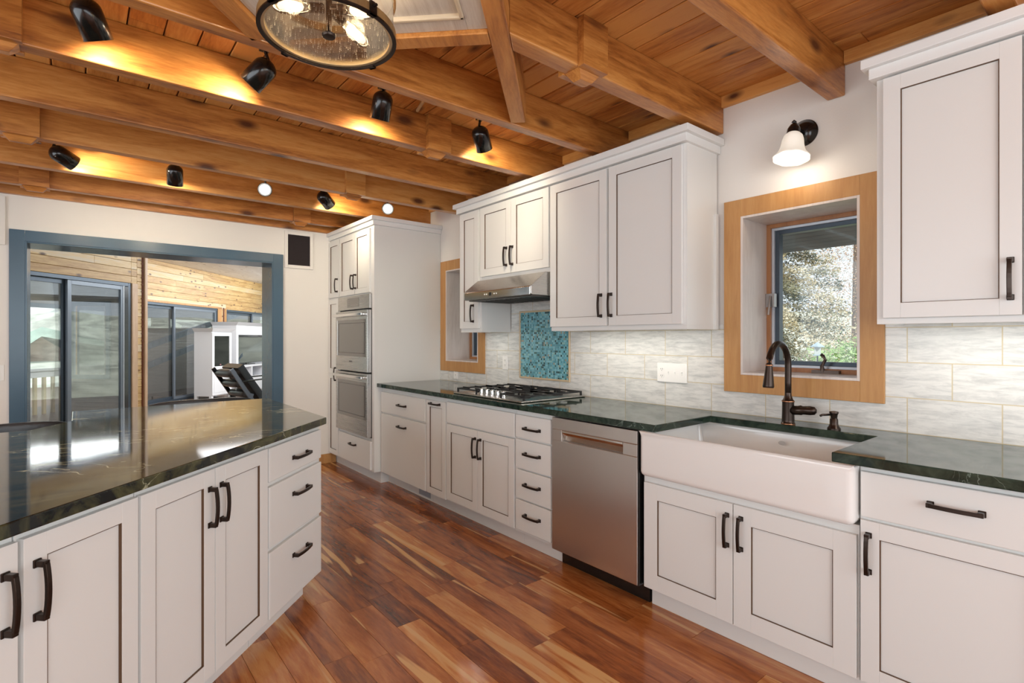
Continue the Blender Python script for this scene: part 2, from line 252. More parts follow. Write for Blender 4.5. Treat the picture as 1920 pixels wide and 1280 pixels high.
# ---------------------------------------------------------------- mesh helpers
class MB:
    def __init__(s): s.bm = bmesh.new(); s.pid = s.bm.loops.layers.color.new('pid'); s.smooth = False
    def _col(s, faces, mat, c=None):
        c = c or (random.random(), random.random(), random.random(), 1)
        for f in faces:
            f.material_index = mat
            for l in f.loops: l[s.pid] = c
    def box(s, x0, y0, z0, x1, y1, z1, mat=0, mx=None, c=None):
        x0, x1 = min(x0, x1), max(x0, x1); y0, y1 = min(y0, y1), max(y0, y1); z0, z1 = min(z0, z1), max(z0, z1)
        v = [s.bm.verts.new(p) for p in ((x0,y0,z0),(x1,y0,z0),(x1,y1,z0),(x0,y1,z0),(x0,y0,z1),(x1,y0,z1),(x1,y1,z1),(x0,y1,z1))]
        if mx: 
            for q in v: q.co = mx @ q.co
        f = [s.bm.faces.new([v[i] for i in q]) for q in ((0,3,2,1),(4,5,6,7),(0,1,5,4),(1,2,6,5),(2,3,7,6),(3,0,4,7))]
        s._col(f, mat, c); return s
    def prism(s, poly, z0, z1, mat=0, axis='Z', mx=None, c=None):
        """poly CCW in the plane normal to axis (Z: x,y; X: y,z; Y: x,z)"""
        def P(a, b, h): return {'Z': (a, b, h), 'X': (h, a, b), 'Y': (a, h, b)}[axis]
        lo = [s.bm.verts.new(P(a, b, z0)) for a, b in poly]; hi = [s.bm.verts.new(P(a, b, z1)) for a, b in poly]
        if mx:
            for q in lo+hi: q.co = mx @ q.co
        n = len(poly); fs = [s.bm.faces.new(lo[::-1]), s.bm.faces.new(hi)]
        for i in range(n): fs.append(s.bm.faces.new((lo[i], lo[(i+1) % n], hi[(i+1) % n], hi[i])))
        s._col(fs, mat, c); return s
    def sweep(s, pts, prof, mat=0, closed=False, up=Vector((0, 0, 1)), mx=None, cap=True):
        """prof: list of (a,b) offsets; a along side vector, b along up-ish"""
        pts = [Vector(p) for p in pts]; n = len(pts); rings = []
        for i, p in enumerate(pts):
            if closed: t = (pts[(i+1) % n]-pts[i-1])
            else: t = pts[min(i+1, n-1)]-pts[max(i-1, 0)]
            t.normalize(); u = up if abs(t.dot(up)) < .97 else Vector((1, 0, 0))
            side = t.cross(u).normalized(); u2 = side.cross(t).normalized()
            sc = 1.0
            rings.append([s.bm.verts.new((mx @ (p+side*a+u2*b)) if mx else (p+side*a+u2*b)) for a, b in prof])
        fs = []; k = len(prof)
        for i in range(n if closed else n-1):
            A, B = rings[i], rings[(i+1) % n]
            for j in range(k): fs.append(s.bm.faces.new((A[j], A[(j+1) % k], B[(j+1) % k], B[j])))
        if not closed and cap: fs.append(s.bm.faces.new(rings[0][::-1])); fs.append(s.bm.faces.new(rings[-1]))
        s._col(fs, mat); return s
    def tube(s, pts, r, mat=0, seg=12, closed=False, mx=None, radii=None):
        if radii is None: return s.sweep(pts, [(r*math.cos(2*PI*j/seg), r*math.sin(2*PI*j/seg)) for j in range(seg)], mat, closed, mx=mx)
        pts = [Vector(p) for p in pts]; n = len(pts); rings = []; up = Vector((0, 0, 1))
        for i, p in enumerate(pts):
            t = (pts[min(i+1, n-1)]-pts[max(i-1, 0)]).normalized(); u = up if abs(t.dot(up)) < .97 else Vector((1, 0, 0))
            sd = t.cross(u).normalized(); u2 = sd.cross(t).normalized()
            rings.append([s.bm.verts.new((mx or Matrix()) @ (p+sd*radii[i]*math.cos(2*PI*j/seg)+u2*radii[i]*math.sin(2*PI*j/seg))) for j in range(seg)])
        fs = []
        for i in range(n-1):
            for j in range(seg): fs.append(s.bm.faces.new((rings[i][j], rings[i][(j+1) % seg], rings[i+1][(j+1) % seg], rings[i+1][j])))
        fs.append(s.bm.faces.new(rings[0][::-1])); fs.append(s.bm.faces.new(rings[-1])); s._col(fs, mat); return s
    def lathe(s, prof, mat=0, seg=24, mx=None, mod=None):
        """prof list of (r,z) revolve about Z"""
        mx = mx or Matrix(); rings = []
        for r, z in prof:
            if r < 1e-5: rings.append([s.bm.verts.new(mx @ Vector((0, 0, z)))])
            else: rings.append([s.bm.verts.new(mx @ Vector(((r+(mod(j/seg, z) if mod else 0))*math.cos(2*PI*j/seg), (r+(mod(j/seg, z) if mod else 0))*math.sin(2*PI*j/seg), z))) for j in range(seg)])
        fs = []
        for A, B in zip(rings, rings[1:]):
            if len(A) == 1 and len(B) == 1: continue
            for j in range(seg):
                j2 = (j+1) % seg
                if len(A) == 1: fs.append(s.bm.faces.new((A[0], B[j2], B[j])))
                elif len(B) == 1: fs.append(s.bm.faces.new((A[j], A[j2], B[0])))
                else: fs.append(s.bm.faces.new((A[j], A[j2], B[j2], B[j])))
        s._col(fs, mat); return s
    def build(s, name, mats, parent=None, bevel=0, smooth=False, seg=2, label=None):
        bmesh.ops.recalc_face_normals(s.bm, faces=s.bm.faces)
        me = bpy.data.meshes.new(name); s.bm.to_mesh(me); s.bm.free()
        mats = mats if isinstance(mats, (list, tuple)) else [mats]
        for m in mats: me.materials.append(M[m] if isinstance(m, str) else m)
        o = bpy.data.objects.new(name, me); S.collection.objects.link(o)
        if parent: o.parent = parent
        if smooth:
            for p in me.polygons: p.use_smooth = True
            if smooth != 'all': 
                es = o.modifiers.new('split', 'EDGE_SPLIT'); es.split_angle = math.radians(35)
        if bevel:
            b = o.modifiers.new('bevel', 'BEVEL'); b.width = bevel; b.segments = seg; b.limit_method = 'ANGLE'; b.angle_limit = math.radians(40)
            b.harden_normals = False
        if label: o['label'] = label
        return o
def thing(name, label, cat, loc=(0,0,0), rz=0, group=None):
    o = bpy.data.objects.new(name, None); S.collection.objects.link(o); o.empty_display_size = .1
    o.location = loc; o.rotation_euler = (0, 0, rz); o['label'] = label; o['category'] = cat
    if group: o['group'] = group
    return o
def tag(o, label, cat, group=None, kind=None):
    o['label'] = label; o['category'] = cat
    if group: o['group'] = group
    if kind: o['kind'] = kind
    return o
def struct(o): o['kind'] = 'structure'; return o
def copy_tree(o, parent=None):
    c = o.copy(); S.collection.objects.link(c)
    if parent: c.parent = parent
    for ch in list(o.children): copy_tree(ch, c)
    return c

XW = 2.774      # tile / finished face of the sink wall
WP = 2.782      # painted face of the sink wall
YF = 5.60       # far wall face
# ================================================================= ROOM
# floor: hand-scraped acacia planks running along Y
mb = MB(); pw = .1205; x = -3.085; k = 0
while x < 2.9:
    y = -2.6 - random.random()*1.2
    while y < 5.95:
        L_ = random.choice((.32, .45, .6, .75, .9, 1.05, 1.2)); y1 = min(y+L_, 5.95)
        if y1 > -2.5:
            mb.box(x+.0008, max(y, -2.5)+.0008, -.02, x+pw-.0008, y1-.0008, 0)
        y += L_
    x += pw
fl = struct(mb.build('floor', 'floor', bevel=.0038, seg=2))
mb = MB(); mb.box(-3.1, -2.5, -.08, 4.2, 5.95, -.02); mb.build('subfloor', 'redwood', fl)
# ceiling boards running along Y
mb = MB(); x = 2.782
while x > -3.1:
    y = -2.5
    while y < 5.6:
        L_ = random.uniform(1.6, 3.4); y1 = min(y+L_, 5.6); mb.box(x-.1285, y, 2.66, x-.0025, y1-.001, 2.68); y += L_
    x -= .131
ce = struct(mb.build('ceiling', 'ceil', bevel=.004, seg=1))
mb = MB(); mb.box(-3.1, -2.5, 2.68, 3.1, 5.95, 2.75); mb.build('ceiling_deck', 'redwood', ce)
# sink wall with two window openings (inner opening edges)
W1 = (.866, 1.429, 1.128, 1.979); W2 = (3.853, 4.389, 1.104, 1.977)   # y0,y1,z0,z1
mb = MB(); x0, x1 = WP, 3.13
ys = [-2.5, W1[0], W1[1], W2[0], W2[1], 5.95]
mb.box(x0, ys[0], 0, x1, ys[1], 2.66); mb.box(x0, ys[2], 0, x1, ys[3], 2.66); mb.box(x0, ys[4], 0, x1, ys[5], 2.66)
for wv in (W1, W2): mb.box(x0, wv[0], 0, x1, wv[1], wv[2]); mb.box(x0, wv[0], wv[3], x1, wv[1], 2.66)
struct(mb.build('wall_right', 'wallpaint'))
# far wall with pass-through opening
OX0, OX1, OZ = -.317, 1.503, 2.078
mb = MB(); mb.box(-3.1, YF, 0, OX0, 5.95, 2.66); mb.box(OX1, YF, 0, WP, 5.95, 2.66); mb.box(OX0, YF, OZ, OX1, 5.95, 2.66)
struct(mb.build('wall_far', 'wallpaint'))
# left and rear walls: mostly glazed openings (out of view)
mb = MB(); mb.box(-3.1, -2.5, 0, -3.0, 5.6, .35); mb.box(-3.1, -2.5, 2.5, -3.0, 5.6, 2.66); mb.box(-3.1, 3.8, .35, -3.0, 5.6, 2.5); mb.box(-3.1, -2.5, .35, -3, -1.4, 2.5)
struct(mb.build('wall_left', 'wallpaint'))
mb = MB(); mb.box(-3, -2.6, 0, 2.78, -2.5, .35); mb.box(-3, -2.6, 2.5, 2.78, -2.5, 2.66); mb.box(-3, -2.6, .35, -2, -2.5, 2.5); mb.box(2.7, -2.6, .35, 2.78, -2.5, 2.5)
struct(mb.build('wall_rear', 'wallpaint'))
# blue casing and jambs of the pass-through
mb = MB(); mb.box(-.408, YF-.02, 0, OX0, YF, 2.163); mb.box(OX1, YF-.02, 0, 1.598, YF, 2.163); mb.box(OX0, YF-.02, OZ, OX1, YF, 2.163)
mb.box(OX0, YF-.02, 0, OX0+.012, 5.95, OZ); mb.box(OX1-.012, YF-.02, 0, OX1, 5.95, OZ); mb.box(OX0+.012, YF-.02, OZ-.012, OX1-.012, 5.95, OZ)
struct(mb.build('trim_1', 'blue', bevel=.002))
# baseboard far wall, ledger at ceiling of the sink wall, beam ledger on far wall
mb = MB(); mb.box(1.60, YF-.016, 0, 2.14, YF, .098); struct(mb.build('baseboard_far', 'casing', bevel=.003))
mb = MB()
for a, b in ((-.3, .30), (.39, .93), (1.01, 1.54), (1.625, 2.175), (2.25, 2.78), (2.865, 3.43), (3.505, 4.03), (4.105, 4.70), (4.775, 5.32), (5.395, 5.56)):
    mb.box(2.755, a, 2.60, WP, b, 2.66)
struct(mb.build('trim_2', 'ceil', bevel=.002))
mb = MB(); mb.box(-3, 5.555, 2.43, 2.755, YF, 2.66); struct(mb.build('trim_3', 'beam', bevel=.003))

# ================================================================= CEILING BEAMS
def splice(parent, xa, xb, y0, y1):
    mb = MB(); mb.box(xa, y0-.035, 2.455, xb, y0, 2.659); mb.box(xa, y1, 2.455, xb, y1+.03, 2.659)
    cx = (xa+xb)/2; hw = (xb-xa)/2-.01
    # chamfered block below
    v = [(cx-hw, y0-.0, 2.46), (cx+hw, y0, 2.46), (cx+hw, y1, 2.46), (cx-hw, y1, 2.46), (cx-hw+.03, y0+.022, 2.425), (cx+hw-.03, y0+.022, 2.425), (cx+hw-.03, y1-.022, 2.425), (cx-hw+.03, y1-.022, 2.425)]
    vv = [mb.bm.verts.new(p) for p in v]
    fs = [mb.bm.faces.new([vv[i] for i in q]) for q in ((3,2,1,0),(4,5,6,7),(0,1,5,4),(1,2,6,5),(2,3,7,6),(3,0,4,7))]
    mb._col(fs, 0); mb.build('splice_block', 'beam', parent, bevel=.0015)
beams = [('ceiling beam directly over the near upper cabinet, at the top right corner', .305, .385, -.6, None),
         ('thick ceiling beam above the window and wall sconce, nearest full beam', .931, 1.008, -.6, None),
         ('ceiling beam ending at the right end of the long upper cabinet run, with one wrapped joint block', 1.535, 1.622, None, 1),
         ('long ceiling beam passing behind the lantern light and the diagonal frame', 2.175, 2.245, -3, None),
         ('brightly spotlit ceiling beam behind the four near spotlights, with two joint blocks', 2.782, 2.862, -3, 2),
         ('ceiling beam with a long lengthwise crack, second beyond the near spotlights', 3.43, 3.502, -3, None),
         ('ceiling beam with joint blocks just in front of the far row of spotlights', 4.03, 4.103, -3, 2),
         ('ceiling beam lit by the far row of spotlights', 4.70, 4.775, -3, None),
         ('last ceiling beam before the far wall, with two joint blocks', 5.32, 5.393, -3, 2)]
for lab, y0, y1, xs, sp in beams:
    t = thing('ceiling_beam', lab, 'beam', (0, y0, 2.46), 0)
    mb = MB()
    T = Matrix.Translation((0, -y0, -2.46))
    if xs is None: mb.prism([(y0-.291, y0), (WP-.001, y0), (WP-.001, y1), (y1-.291, y1)], 2.46, 2.6595, mx=T)
    else: mb.prism([(xs+(.0 if xs > -2 else .02), y0), (WP-.001, y0), (WP-.001, y1), (xs, y1)], 2.46, 2.6595, mx=T)
    mb.build('timber', 'beam', t, bevel=.006)
    if sp:
        e = [];
        for xa, xb in (((1.612, 1.770), (-.335, -.165)) if sp == 2 else ((1.612, 1.762),)):
            mbp = bpy.data.objects.new('tmp', None)
            splice(t, xa, xb, y0, y1)
    for ch in t.children:
        if ch.name.startswith('splice'): ch.location = (0, -y0, -2.46)
# diagonal frame around the whitewashed panel (45 degrees)
def diag(name, lab, a0, a1, b0, b1, z0=2.46, z1=2.6595, matl='beamdiag', cat='beam'):
    """a = (x+y)/sqrt2 along, b = (y-x)/sqrt2 across; object rotated 45 deg"""
    mb = MB(); mb.box(a0, b0, z0, a1, b1, z1)
    o = mb.build(name, matl, bevel=.005); o.rotation_euler = (0, 0, PI/4); return tag(o, lab, cat)
r2 = math.sqrt(2)
diag('diagonal_beam', 'diagonal ceiling beam right of the lantern, running down to the long cross beam', .35, 2.79, .291/r2, .401/r2)
diag('diagonal_beam', 'diagonal ceiling beam left of the lantern, mostly behind its rim', .35, 2.02-.1, 1.565/r2, 1.687/r2)
mb = MB(); mb.box(2.77/r2, .401/r2+.001, 2.46, 2.877/r2, 1.53/r2, 2.6)
o = mb.build('diagonal_beam', 'beamdiag', bevel=.004); o.rotation_euler = (0, 0, PI/4)
tag(o, 'short ceiling beam closing the square frame behind the lantern', 'beam')
pt = thing('ceiling_panel', 'whitewashed wood ceiling panel with raised moulding above the lantern', 'panel', (0, 0, 0), PI/4)
a0, a1, b0, b1 = .9, 2.77/r2-.001, .401/r2+.001, 1.565/r2-.001
mb = MB()
bw = .075
mb.box(a0, b0, 2.478, a0+bw, b1, 2.50); mb.box(a1-bw, b0+bw, 2.478, a1, b1-bw, 2.50); mb.box(a0+bw, b0, 2.478, a1, b0+bw, 2.50); mb.box(a0+bw, b1-bw, 2.478, a1, b1, 2.50)
mb.build('border_board', 'whitewash', pt, bevel=.002)
mb = MB(); q = bw
for (xa, ya, xb, yb) in ((a0+q, b0+q, a1-q, b0+q+.016), (a0+q, b1-q-.016, a1-q, b1-q), (a0+q, b0+q, a0+q+.016, b1-q), (a1-q-.016, b0+q, a1-q, b1-q)):
    mb.box(xa, ya, 2.470, xb, yb, 2.499)
mb.build('moulding', plain('pale_moulding', (.62, .52, .38), .5), pt, bevel=.004)
mb = MB(); n = 7; cxp, cyp = (a0+a1)/2, (b0+b1)/2
for i in range(n):
    xa = a0+q+(a1-a0-2*q)*i/n; mb.box(xa, b0+q, 2.486, xa+(a1-a0-2*q)/n-.002, b1-q, 2.499)
mb.build('field_board', 'whitewash', pt, bevel=.002)
# pencil-thin dowel stuck on the ceiling near the beam
mb = MB(); mb.tube([(1.46, 2.50, 2.64), (1.52, 2.72, 2.64)], .009); tag(mb.build('wooden_dowel', plain('pale_dowel', (.6, .42, .22), .5), smooth=True), 'short pale wooden dowel lying against the ceiling boards between the near spotlights', 'dowel')

# ================================================================= WINDOWS
def window(idx, wv, crank=False):
    y0, y1, z0, z1 = wv; T = Matrix.Identity(4)
    t = bpy.data.objects.new('window_%d' % idx, None); S.collection.objects.link(t); t['kind'] = 'structure'; t.location = (WP, (y0+y1)/2, z0); L0 = Matrix.Translation((-WP, -(y0+y1)/2, -z0))
    xi = XW-.012; cw = .095
    mb = MB()
    for (a, b, c, d) in ((y0-cw, y0, z0-.095, z1+.093), (y1, y1+cw, z0-.095, z1+.093)): mb.box(xi, a, c, WP, b, d, mx=L0)
    mb.box(xi, y0, z1, WP, y1, z1+.093, mx=L0); mb.box(xi, y0, z0-.095, WP, y1, z0, mx=L0)
    mb.build('casing', 'casing', t, bevel=.0015)
    mb = MB(); jt = .012
    mb.box(xi, y0-.0, z0-.0, 3.06, y0+jt, z1, mx=L0); mb.box(xi, y1-jt, z0, 3.06, y1, z1, mx=L0); mb.box(xi, y0+jt, z1-jt, 3.06, y1-jt, z1, mx=L0); mb.box(xi, y0+jt, z0, 3.06, y1-jt, z0+jt, mx=L0)
    mb.build('jamb', 'jamb', t, bevel=.001)
    def ring(a, b, w_, matn, nm):
        mb = MB(); ya, yb, za, zb = y0+jt+w_[0], y1-jt-w_[0], z0+jt+w_[0], z1-jt-w_[0]; ww = w_[1]
        mb.box(a, ya, za, b, ya+ww, zb, mx=L0); mb.box(a, yb-ww, za, b, yb, zb, mx=L0); mb.box(a, ya+ww, za, b, yb-ww, za+ww, mx=L0); mb.box(a, ya+ww, zb-ww, b, yb-ww, zb, mx=L0)
        mb.build(nm, matn, t, bevel=.001)
    ring(3.035, 3.09, (0, .022), 'sash', 'sash_frame')
    ring(3.05, 3.10, (.022, .014), 'alulight', 'weatherstrip')
    ring(3.065, 3.11, (.036, .022), 'alu', 'sash_metal')
    mb = MB(); mb.box(3.085, y0+jt+.05, z0+jt+.05, 3.090, y1-jt-.05, z1-jt-.05, mx=L0); mb.build('glass_pane', 'winglass', t)
    if crank:
        mb = MB(); cy = 1.10; mb.box(3.0, cy-.065, z0+jt, 3.034, cy+.065, z0+jt+.016, mx=L0)
        mb.tube([(3.01, cy+.012, z0+.02), (3.005, cy+.016, z0+.05), (2.998, cy-.004, z0+.085), (3.0, cy+.008, z0+.103)], .008, mx=L0, radii=[.013, .009, .008, .010])
        mb.lathe([(0, -.011), (.011, 0), (0, .011)], mx=L0 @ Matrix.Translation((2.998, cy+.012, z0+.108)), seg=12)
        mb.build('crank_handle', plain('crank_bronze', (.13, .10, .085), .4, .6), t, smooth=True)
        mb = MB(); mb.box(3.02, y1-jt-.05, 1.50, 3.05, y1-jt-.002, 1.575, mx=L0); mb.tube([(3.015, y1-jt-.03, 1.56), (3.0, y1-jt-.03, 1.50), (2.995, y1-jt-.028, 1.455)], .006, mx=L0)
        mb.build('sash_lock', plain('lock_metal', (.35, .33, .32), .3, .8), t, smooth=True)
window(1, W1, True); window(2, W2)
# ================================================================= BACKSPLASH
mb = MB(); e = .097
def tl(ya, yb, za, zb): mb.box(XW, ya, za, WP-.0005, yb, zb, c=(.5, .5, .5, 1))
zt = 1.40
tl(-.5, W1[0]-.0955, .9, zt); tl(W1[1]+.0955, 2.60, .9, zt); tl(W1[0]-.0955, W1[1]+.0955, .9, W1[2]-.0955)
tl(2.60, 3.395, .9, 1.80); tl(3.395, W2[0]-.0955, .9, zt); tl(W2[0]-.0955, W2[1]+.0955, .9, W2[2]-.0955); tl(W2[1]+.0955, 4.512, .9, 1.40)
bs = mb.build('wall_right_tile', 'tile'); struct(bs); bs.name = 'wall_tile'
mt = thing('mosaic_panel', 'teal glass mosaic panel framed in tan pencil tile above the cooktop', 'mosaic', (XW, 2.997, 1.015))
L0 = Matrix.Translation((-XW, -2.997, -1.015))
mb = MB(); mb.box(XW-.006, 2.727, 1.018, XW-.0005, 3.268, 1.526, mx=L0); mb.build('mosaic_field', 'mosaic', mt)
mb = MB()
for a, b, c, d in ((2.712, 2.727, 1.003, 1.541), (3.268, 3.283, 1.003, 1.541), (2.727, 3.268, 1.003, 1.018), (2.727, 3.268, 1.526, 1.541)): mb.box(XW-.012, a, c, XW-.0005, b, d, mx=L0)
mb.build('pencil_border', plain('tan_pencil_tile', (.56, .43, .27), .3), mt, bevel=.004)

# ================================================================= CABINETS (local frame: x right as seen, y into wall, z up)
RW = -PI/2; RI = PI/4
def handle(parent, cx, cz, vertical=True, L_=.145, yf=-.019, name='handle', matl='bronze'):
    n = 9; pts = []
    for i in range(n):
        s_ = -1+2*i/(n-1); off = .026+.006*(1-s_*s_)
        p = (s_*(L_/2-.008)); pts.append((cx, yf-off, cz+p) if vertical else (cx+p, yf-off, cz))
    mb = MB(); a, b = (.0065, .0045)
    prof = [(-a, -b), (a, -b), (a, b), (-a, b)] if not vertical else [(-a, -b), (a, -b), (a, b), (-a, b)]
    if vertical: mb.sweep(pts, [(-a, -b), (a, -b), (a, b), (-a, b)], up=Vector((0, -1, 0)))
    else: mb.sweep(pts, [(-b, -a), (b, -a), (b, a), (-b, a)], up=Vector((0, 0, 1)))
    for s_ in (-1, 1):
        d = s_*(L_/2-.009)
        X_, Z_ = (cx, cz+d) if vertical else (cx+d, cz)
        mb.box(X_-.0075, yf-.029, Z_-.0075, X_+.0075, yf-.004, Z_+.0075)
        mb.box(X_-.010, yf-.005, Z_-.010, X_+.010, yf, Z_+.010)
    return mb.build(name, matl, parent, bevel=.002)
def door(parent, x0, x1, z0, z1, hpos=None, rail=.057, th=.019, name='door', hvert=True, horiz=None):
    mb = MB(); bm = mb.bm; y1 = -.0005; y0 = -th; yr = -th+.0095
    r = rail if (x1-x0) > .22 else min(rail, (x1-x0)*.23)
    a0, a1, c0, c1 = x0+r, x1-r, z0+rail, z1-rail
    # frame: four bars with mitre-less joints, glazed inner faces
    mb.box(x0, y0, z0, a0, y1, z1); mb.box(a1, y0, z0, x1, y1, z1); mb.box(a0, y0, c1, a1, y1, z1); mb.box(a0, y0, z0, a1, y1, c0)
    mb.box(a0, yr, c0, a1, y1, c1)
    g = .003
    for (xa, za, xb, zb) in ((a0, c0, a0+g, c1), (a1-g, c0, a1, c1), (a0, c0, a1, c0+g*.6), (a0, c1-g*.8, a1, c1)):
        mb.box(xa, y0+.0012, za, xb, yr, zb, mat=1)
    d = mb.build(name, ['white', 'glaze'], parent)
    bmesh_bevel(d, .0015)
    if horiz: handle(d, horiz[0], horiz[1], False)
    elif hpos: handle(d, hpos[0], hpos[1], True)
    return d
def bmesh_bevel(o, w_):
    b = o.modifiers.new('bevel', 'BEVEL'); b.width = w_; b.segments = 2; b.limit_method = 'ANGLE'; b.angle_limit = math.radians(40)
def slab(parent, x0, x1, z0, z1, hpos=None, name='drawer', th=.019):
    mb = MB(); mb.box(x0, -th, z0, x1, -.0005, z1); d = mb.build(name, 'white', parent, bevel=.003)
    if hpos: handle(d, hpos[0], hpos[1], False)
    return d
XB = 2.158  # face frame plane of the base cabinets
def base_unit(label, ya, yb, top=.878, toe=.103, tl_=(0, 0), depth=None, toe_in=.064):
    """ya>yb world extents"""
    t = thing('base_cabinet', label, 'cabinet', (XB, ya, 0), RW); wd = ya-yb; D = depth or (WP-.004-XB)
    mb = MB(); mb.box(0, 0, toe, wd, D, top); mb.build('body', 'white', t, bevel=.001)
    mb = MB(); mb.box(0, toe_in, 0, wd, D-.05, toe); mb.build('toe_kick', 'white', t)
    return t
def Y2(ya, y): return ya-y   # world y -> local x
t = base_unit('white base cabinet with two drawers beside the oven tower', 4.509, 3.694); ya = 4.509
slab(t, .012, .805, .655, .838, (Y2(ya, 4.085), .748)); slab(t, .012, .808, .105, .640, (Y2(ya, 4.085), .565))
mb = MB()
for i in range(9): mb.box(.58+i*.018, .060, .025, .586+i*.018, .0645, .075)
mb.box(.565, .0615, .018, .755, .063, .082); mb.build('toe_vent', plain('vent_grey', (.33, .36, .4), .5), t)
t = base_unit('narrow white pull-out base cabinet left of the cooktop cabinet', 3.692, 3.396); ya = 3.692
door(t, .008, .290, .108, .838, rail=.05, horiz=(.148, .815), name='pull_out_front')
t = base_unit('white base cabinet under the cooktop with a false drawer front and two doors', 3.394, 2.586); ya = 3.394
slab(t, .006, .806, .693, .848, name='false_drawer_front'); door(t, .006, .402, .120, .684, (Y2(ya, 3.013), .562)); door(t, .406, .802, .120, .684, (Y2(ya, 2.950), .562))
t = base_unit('white base cabinet with a stack of four small drawers left of the dishwasher', 2.584, 2.240); ya = 2.584
for z0, z1, hz in ((.702, .845, .768), (.512, .692, .611), (.322, .502, .421), (.125, .312, .231)): slab(t, .008, .328, z0, z1, (.172, hz))
t = base_unit('white sink base cabinet with two doors below the farmhouse sink', 1.606, .677, top=.657); ya = 1.606
door(t, .012, .464, .115, .624, (Y2(ya, 1.165), .509), rail=.075); door(t, .468, .924, .115, .624, (Y2(ya, 1.104), .509), rail=.075)
t = base_unit('white base cabinet with one wide drawer and a door, right of the sink', .675, .150); ya = .675
slab(t, .006, .500, .697, .856, (.269, .787)); door(t, .006, .500, .118, .685, (.032, .573))
# upper cabinets
XU = 2.475
def upper(label, ya, yb, z0, z1=2.352, name='upper_cabinet'):
    t = thing(name, label, 'cabinet', (XU, ya, z0), RW); wd = ya-yb
    D_ = WP-.002-XU-.008*(z0 < 1.5); lip = .022 if z0 < 1.5 else .0
    mb = MB(); mb.box(0, 0, lip, wd, D_, z1-z0)
    if lip: mb.box(0, 0, 0, wd, .018, lip); mb.box(0, .018, 0, .016, D_, lip); mb.box(wd-.016, .018, 0, wd, D_, lip)
    mb.build('body', 'white', t, bevel=.0006); return t
def udoor(t, z0u, x0, x1, z0, z1, h=None, rail=.057):
    return door(t, x0, x1, z0-z0u, z1-z0u, (h[0], h[1]-z0u) if h else None, rail=rail)
t = upper('narrow white upper cabinet left of the range hood', 3.692, 3.402, 1.372); udoor(t, 1.372, .010, .270, 1.402, 2.345, (.205, 1.522))
t = upper('short white double-door upper cabinet above the range hood', 3.400, 2.602, 1.775); udoor(t, 1.775, .004, .386, 1.805, 2.345, (.337, 1.928)); udoor(t, 1.775, .390, .790, 1.805, 2.345, (.408, 1.928))
t = upper('wide white double-door upper cabinet between range hood and window', 2.600, 1.570, 1.372); udoor(t, 1.372, .006, .496, 1.400, 2.345, (.455, 1.522)); udoor(t, 1.372, .514, 1.008, 1.400, 2.345, (.534, 1.522))
mb = MB(); mb.box(1.030, .262, .0, 1.046, .285, .64); mb.build('scribe_strip', 'white', t)
t = upper('white upper cabinet right of the window, cut by the photo edge', .716, -.20, 1.380); udoor(t, 1.380, .026, .424, 1.404, 2.345, (.396, 1.527)); udoor(t, 1.380, .430, .85, 1.404, 2.345)
# crown mouldings (two stepped boards)
def crown(label, xf, ya, yb, ends, ret_a=False, z=2.352, name='crown_moulding', retb=True, xw=WP-.003):
    mb = MB()
    for (za, zb, o_) in ((z, z+.042, .018), (z+.042, z+.078, .040)):
        yl = ya+(o_ if ret_a else 0); yr_ = yb-(o_ if retb else 0)
        mb.box(xf-o_-.019, yr_, za, xw, yl, zb)
    return tag(mb.build(name, 'crown', bevel=.002), label, 'moulding')
crown('white stepped crown moulding along the top of the upper cabinets over the hood', XU, 3.692, 1.570, None, ret_a=True)
crown('white stepped crown moulding on top of the upper cabinet right of the window', XU, .716, -.20, None, ret_a=True, retb=False)
# tall oven tower
XT = 2.08; ya = 5.598
t = thing('oven_tower_cabinet', 'tall white cabinet housing the double oven in the far corner', 'cabinet', (XT, ya, 0), RW); wd = ya-4.513
D = WP-.003-XT
mb = MB(); ox0, ox1 = Y2(ya, 5.318), Y2(ya, 4.560)
mb.box(0, 0, .103, ox0, D, 2.352); mb.box(ox1, 0, .103, wd, D, 2.352); mb.box(ox0, 0, .103, ox1, D, .405); mb.box(ox0, 0, 1.735, ox1, D, 2.352); mb.box(ox0, .55, .405, ox1, D, 1.735)
mb.build('body', 'white', t, bevel=.001)
mb = MB(); mb.box(.02, .066, 0, wd, D-.05, .103); mb.build('toe_kick', 'white', t)
door(t, .006, .300, 1.745, 2.330, (.255, 1.865), rail=.05); door(t, .312, .688, 1.745, 2.330, (.652, 1.865), rail=.05); door(t, .692, 1.024, 1.745, 2.330, (.725, 1.865), rail=.05)
d = door(t, .006, .272, .118, .955, None, rail=.05); handle(d, .235, .955, True); door(t, .006, .272, .958, 1.728, None, rail=.05)
slab(t, .290, 1.040, .118, .380, (.66, .300))
crown('white stepped crown moulding on top of the oven tower', XT+.019, ya, 4.513, None, retb=True)
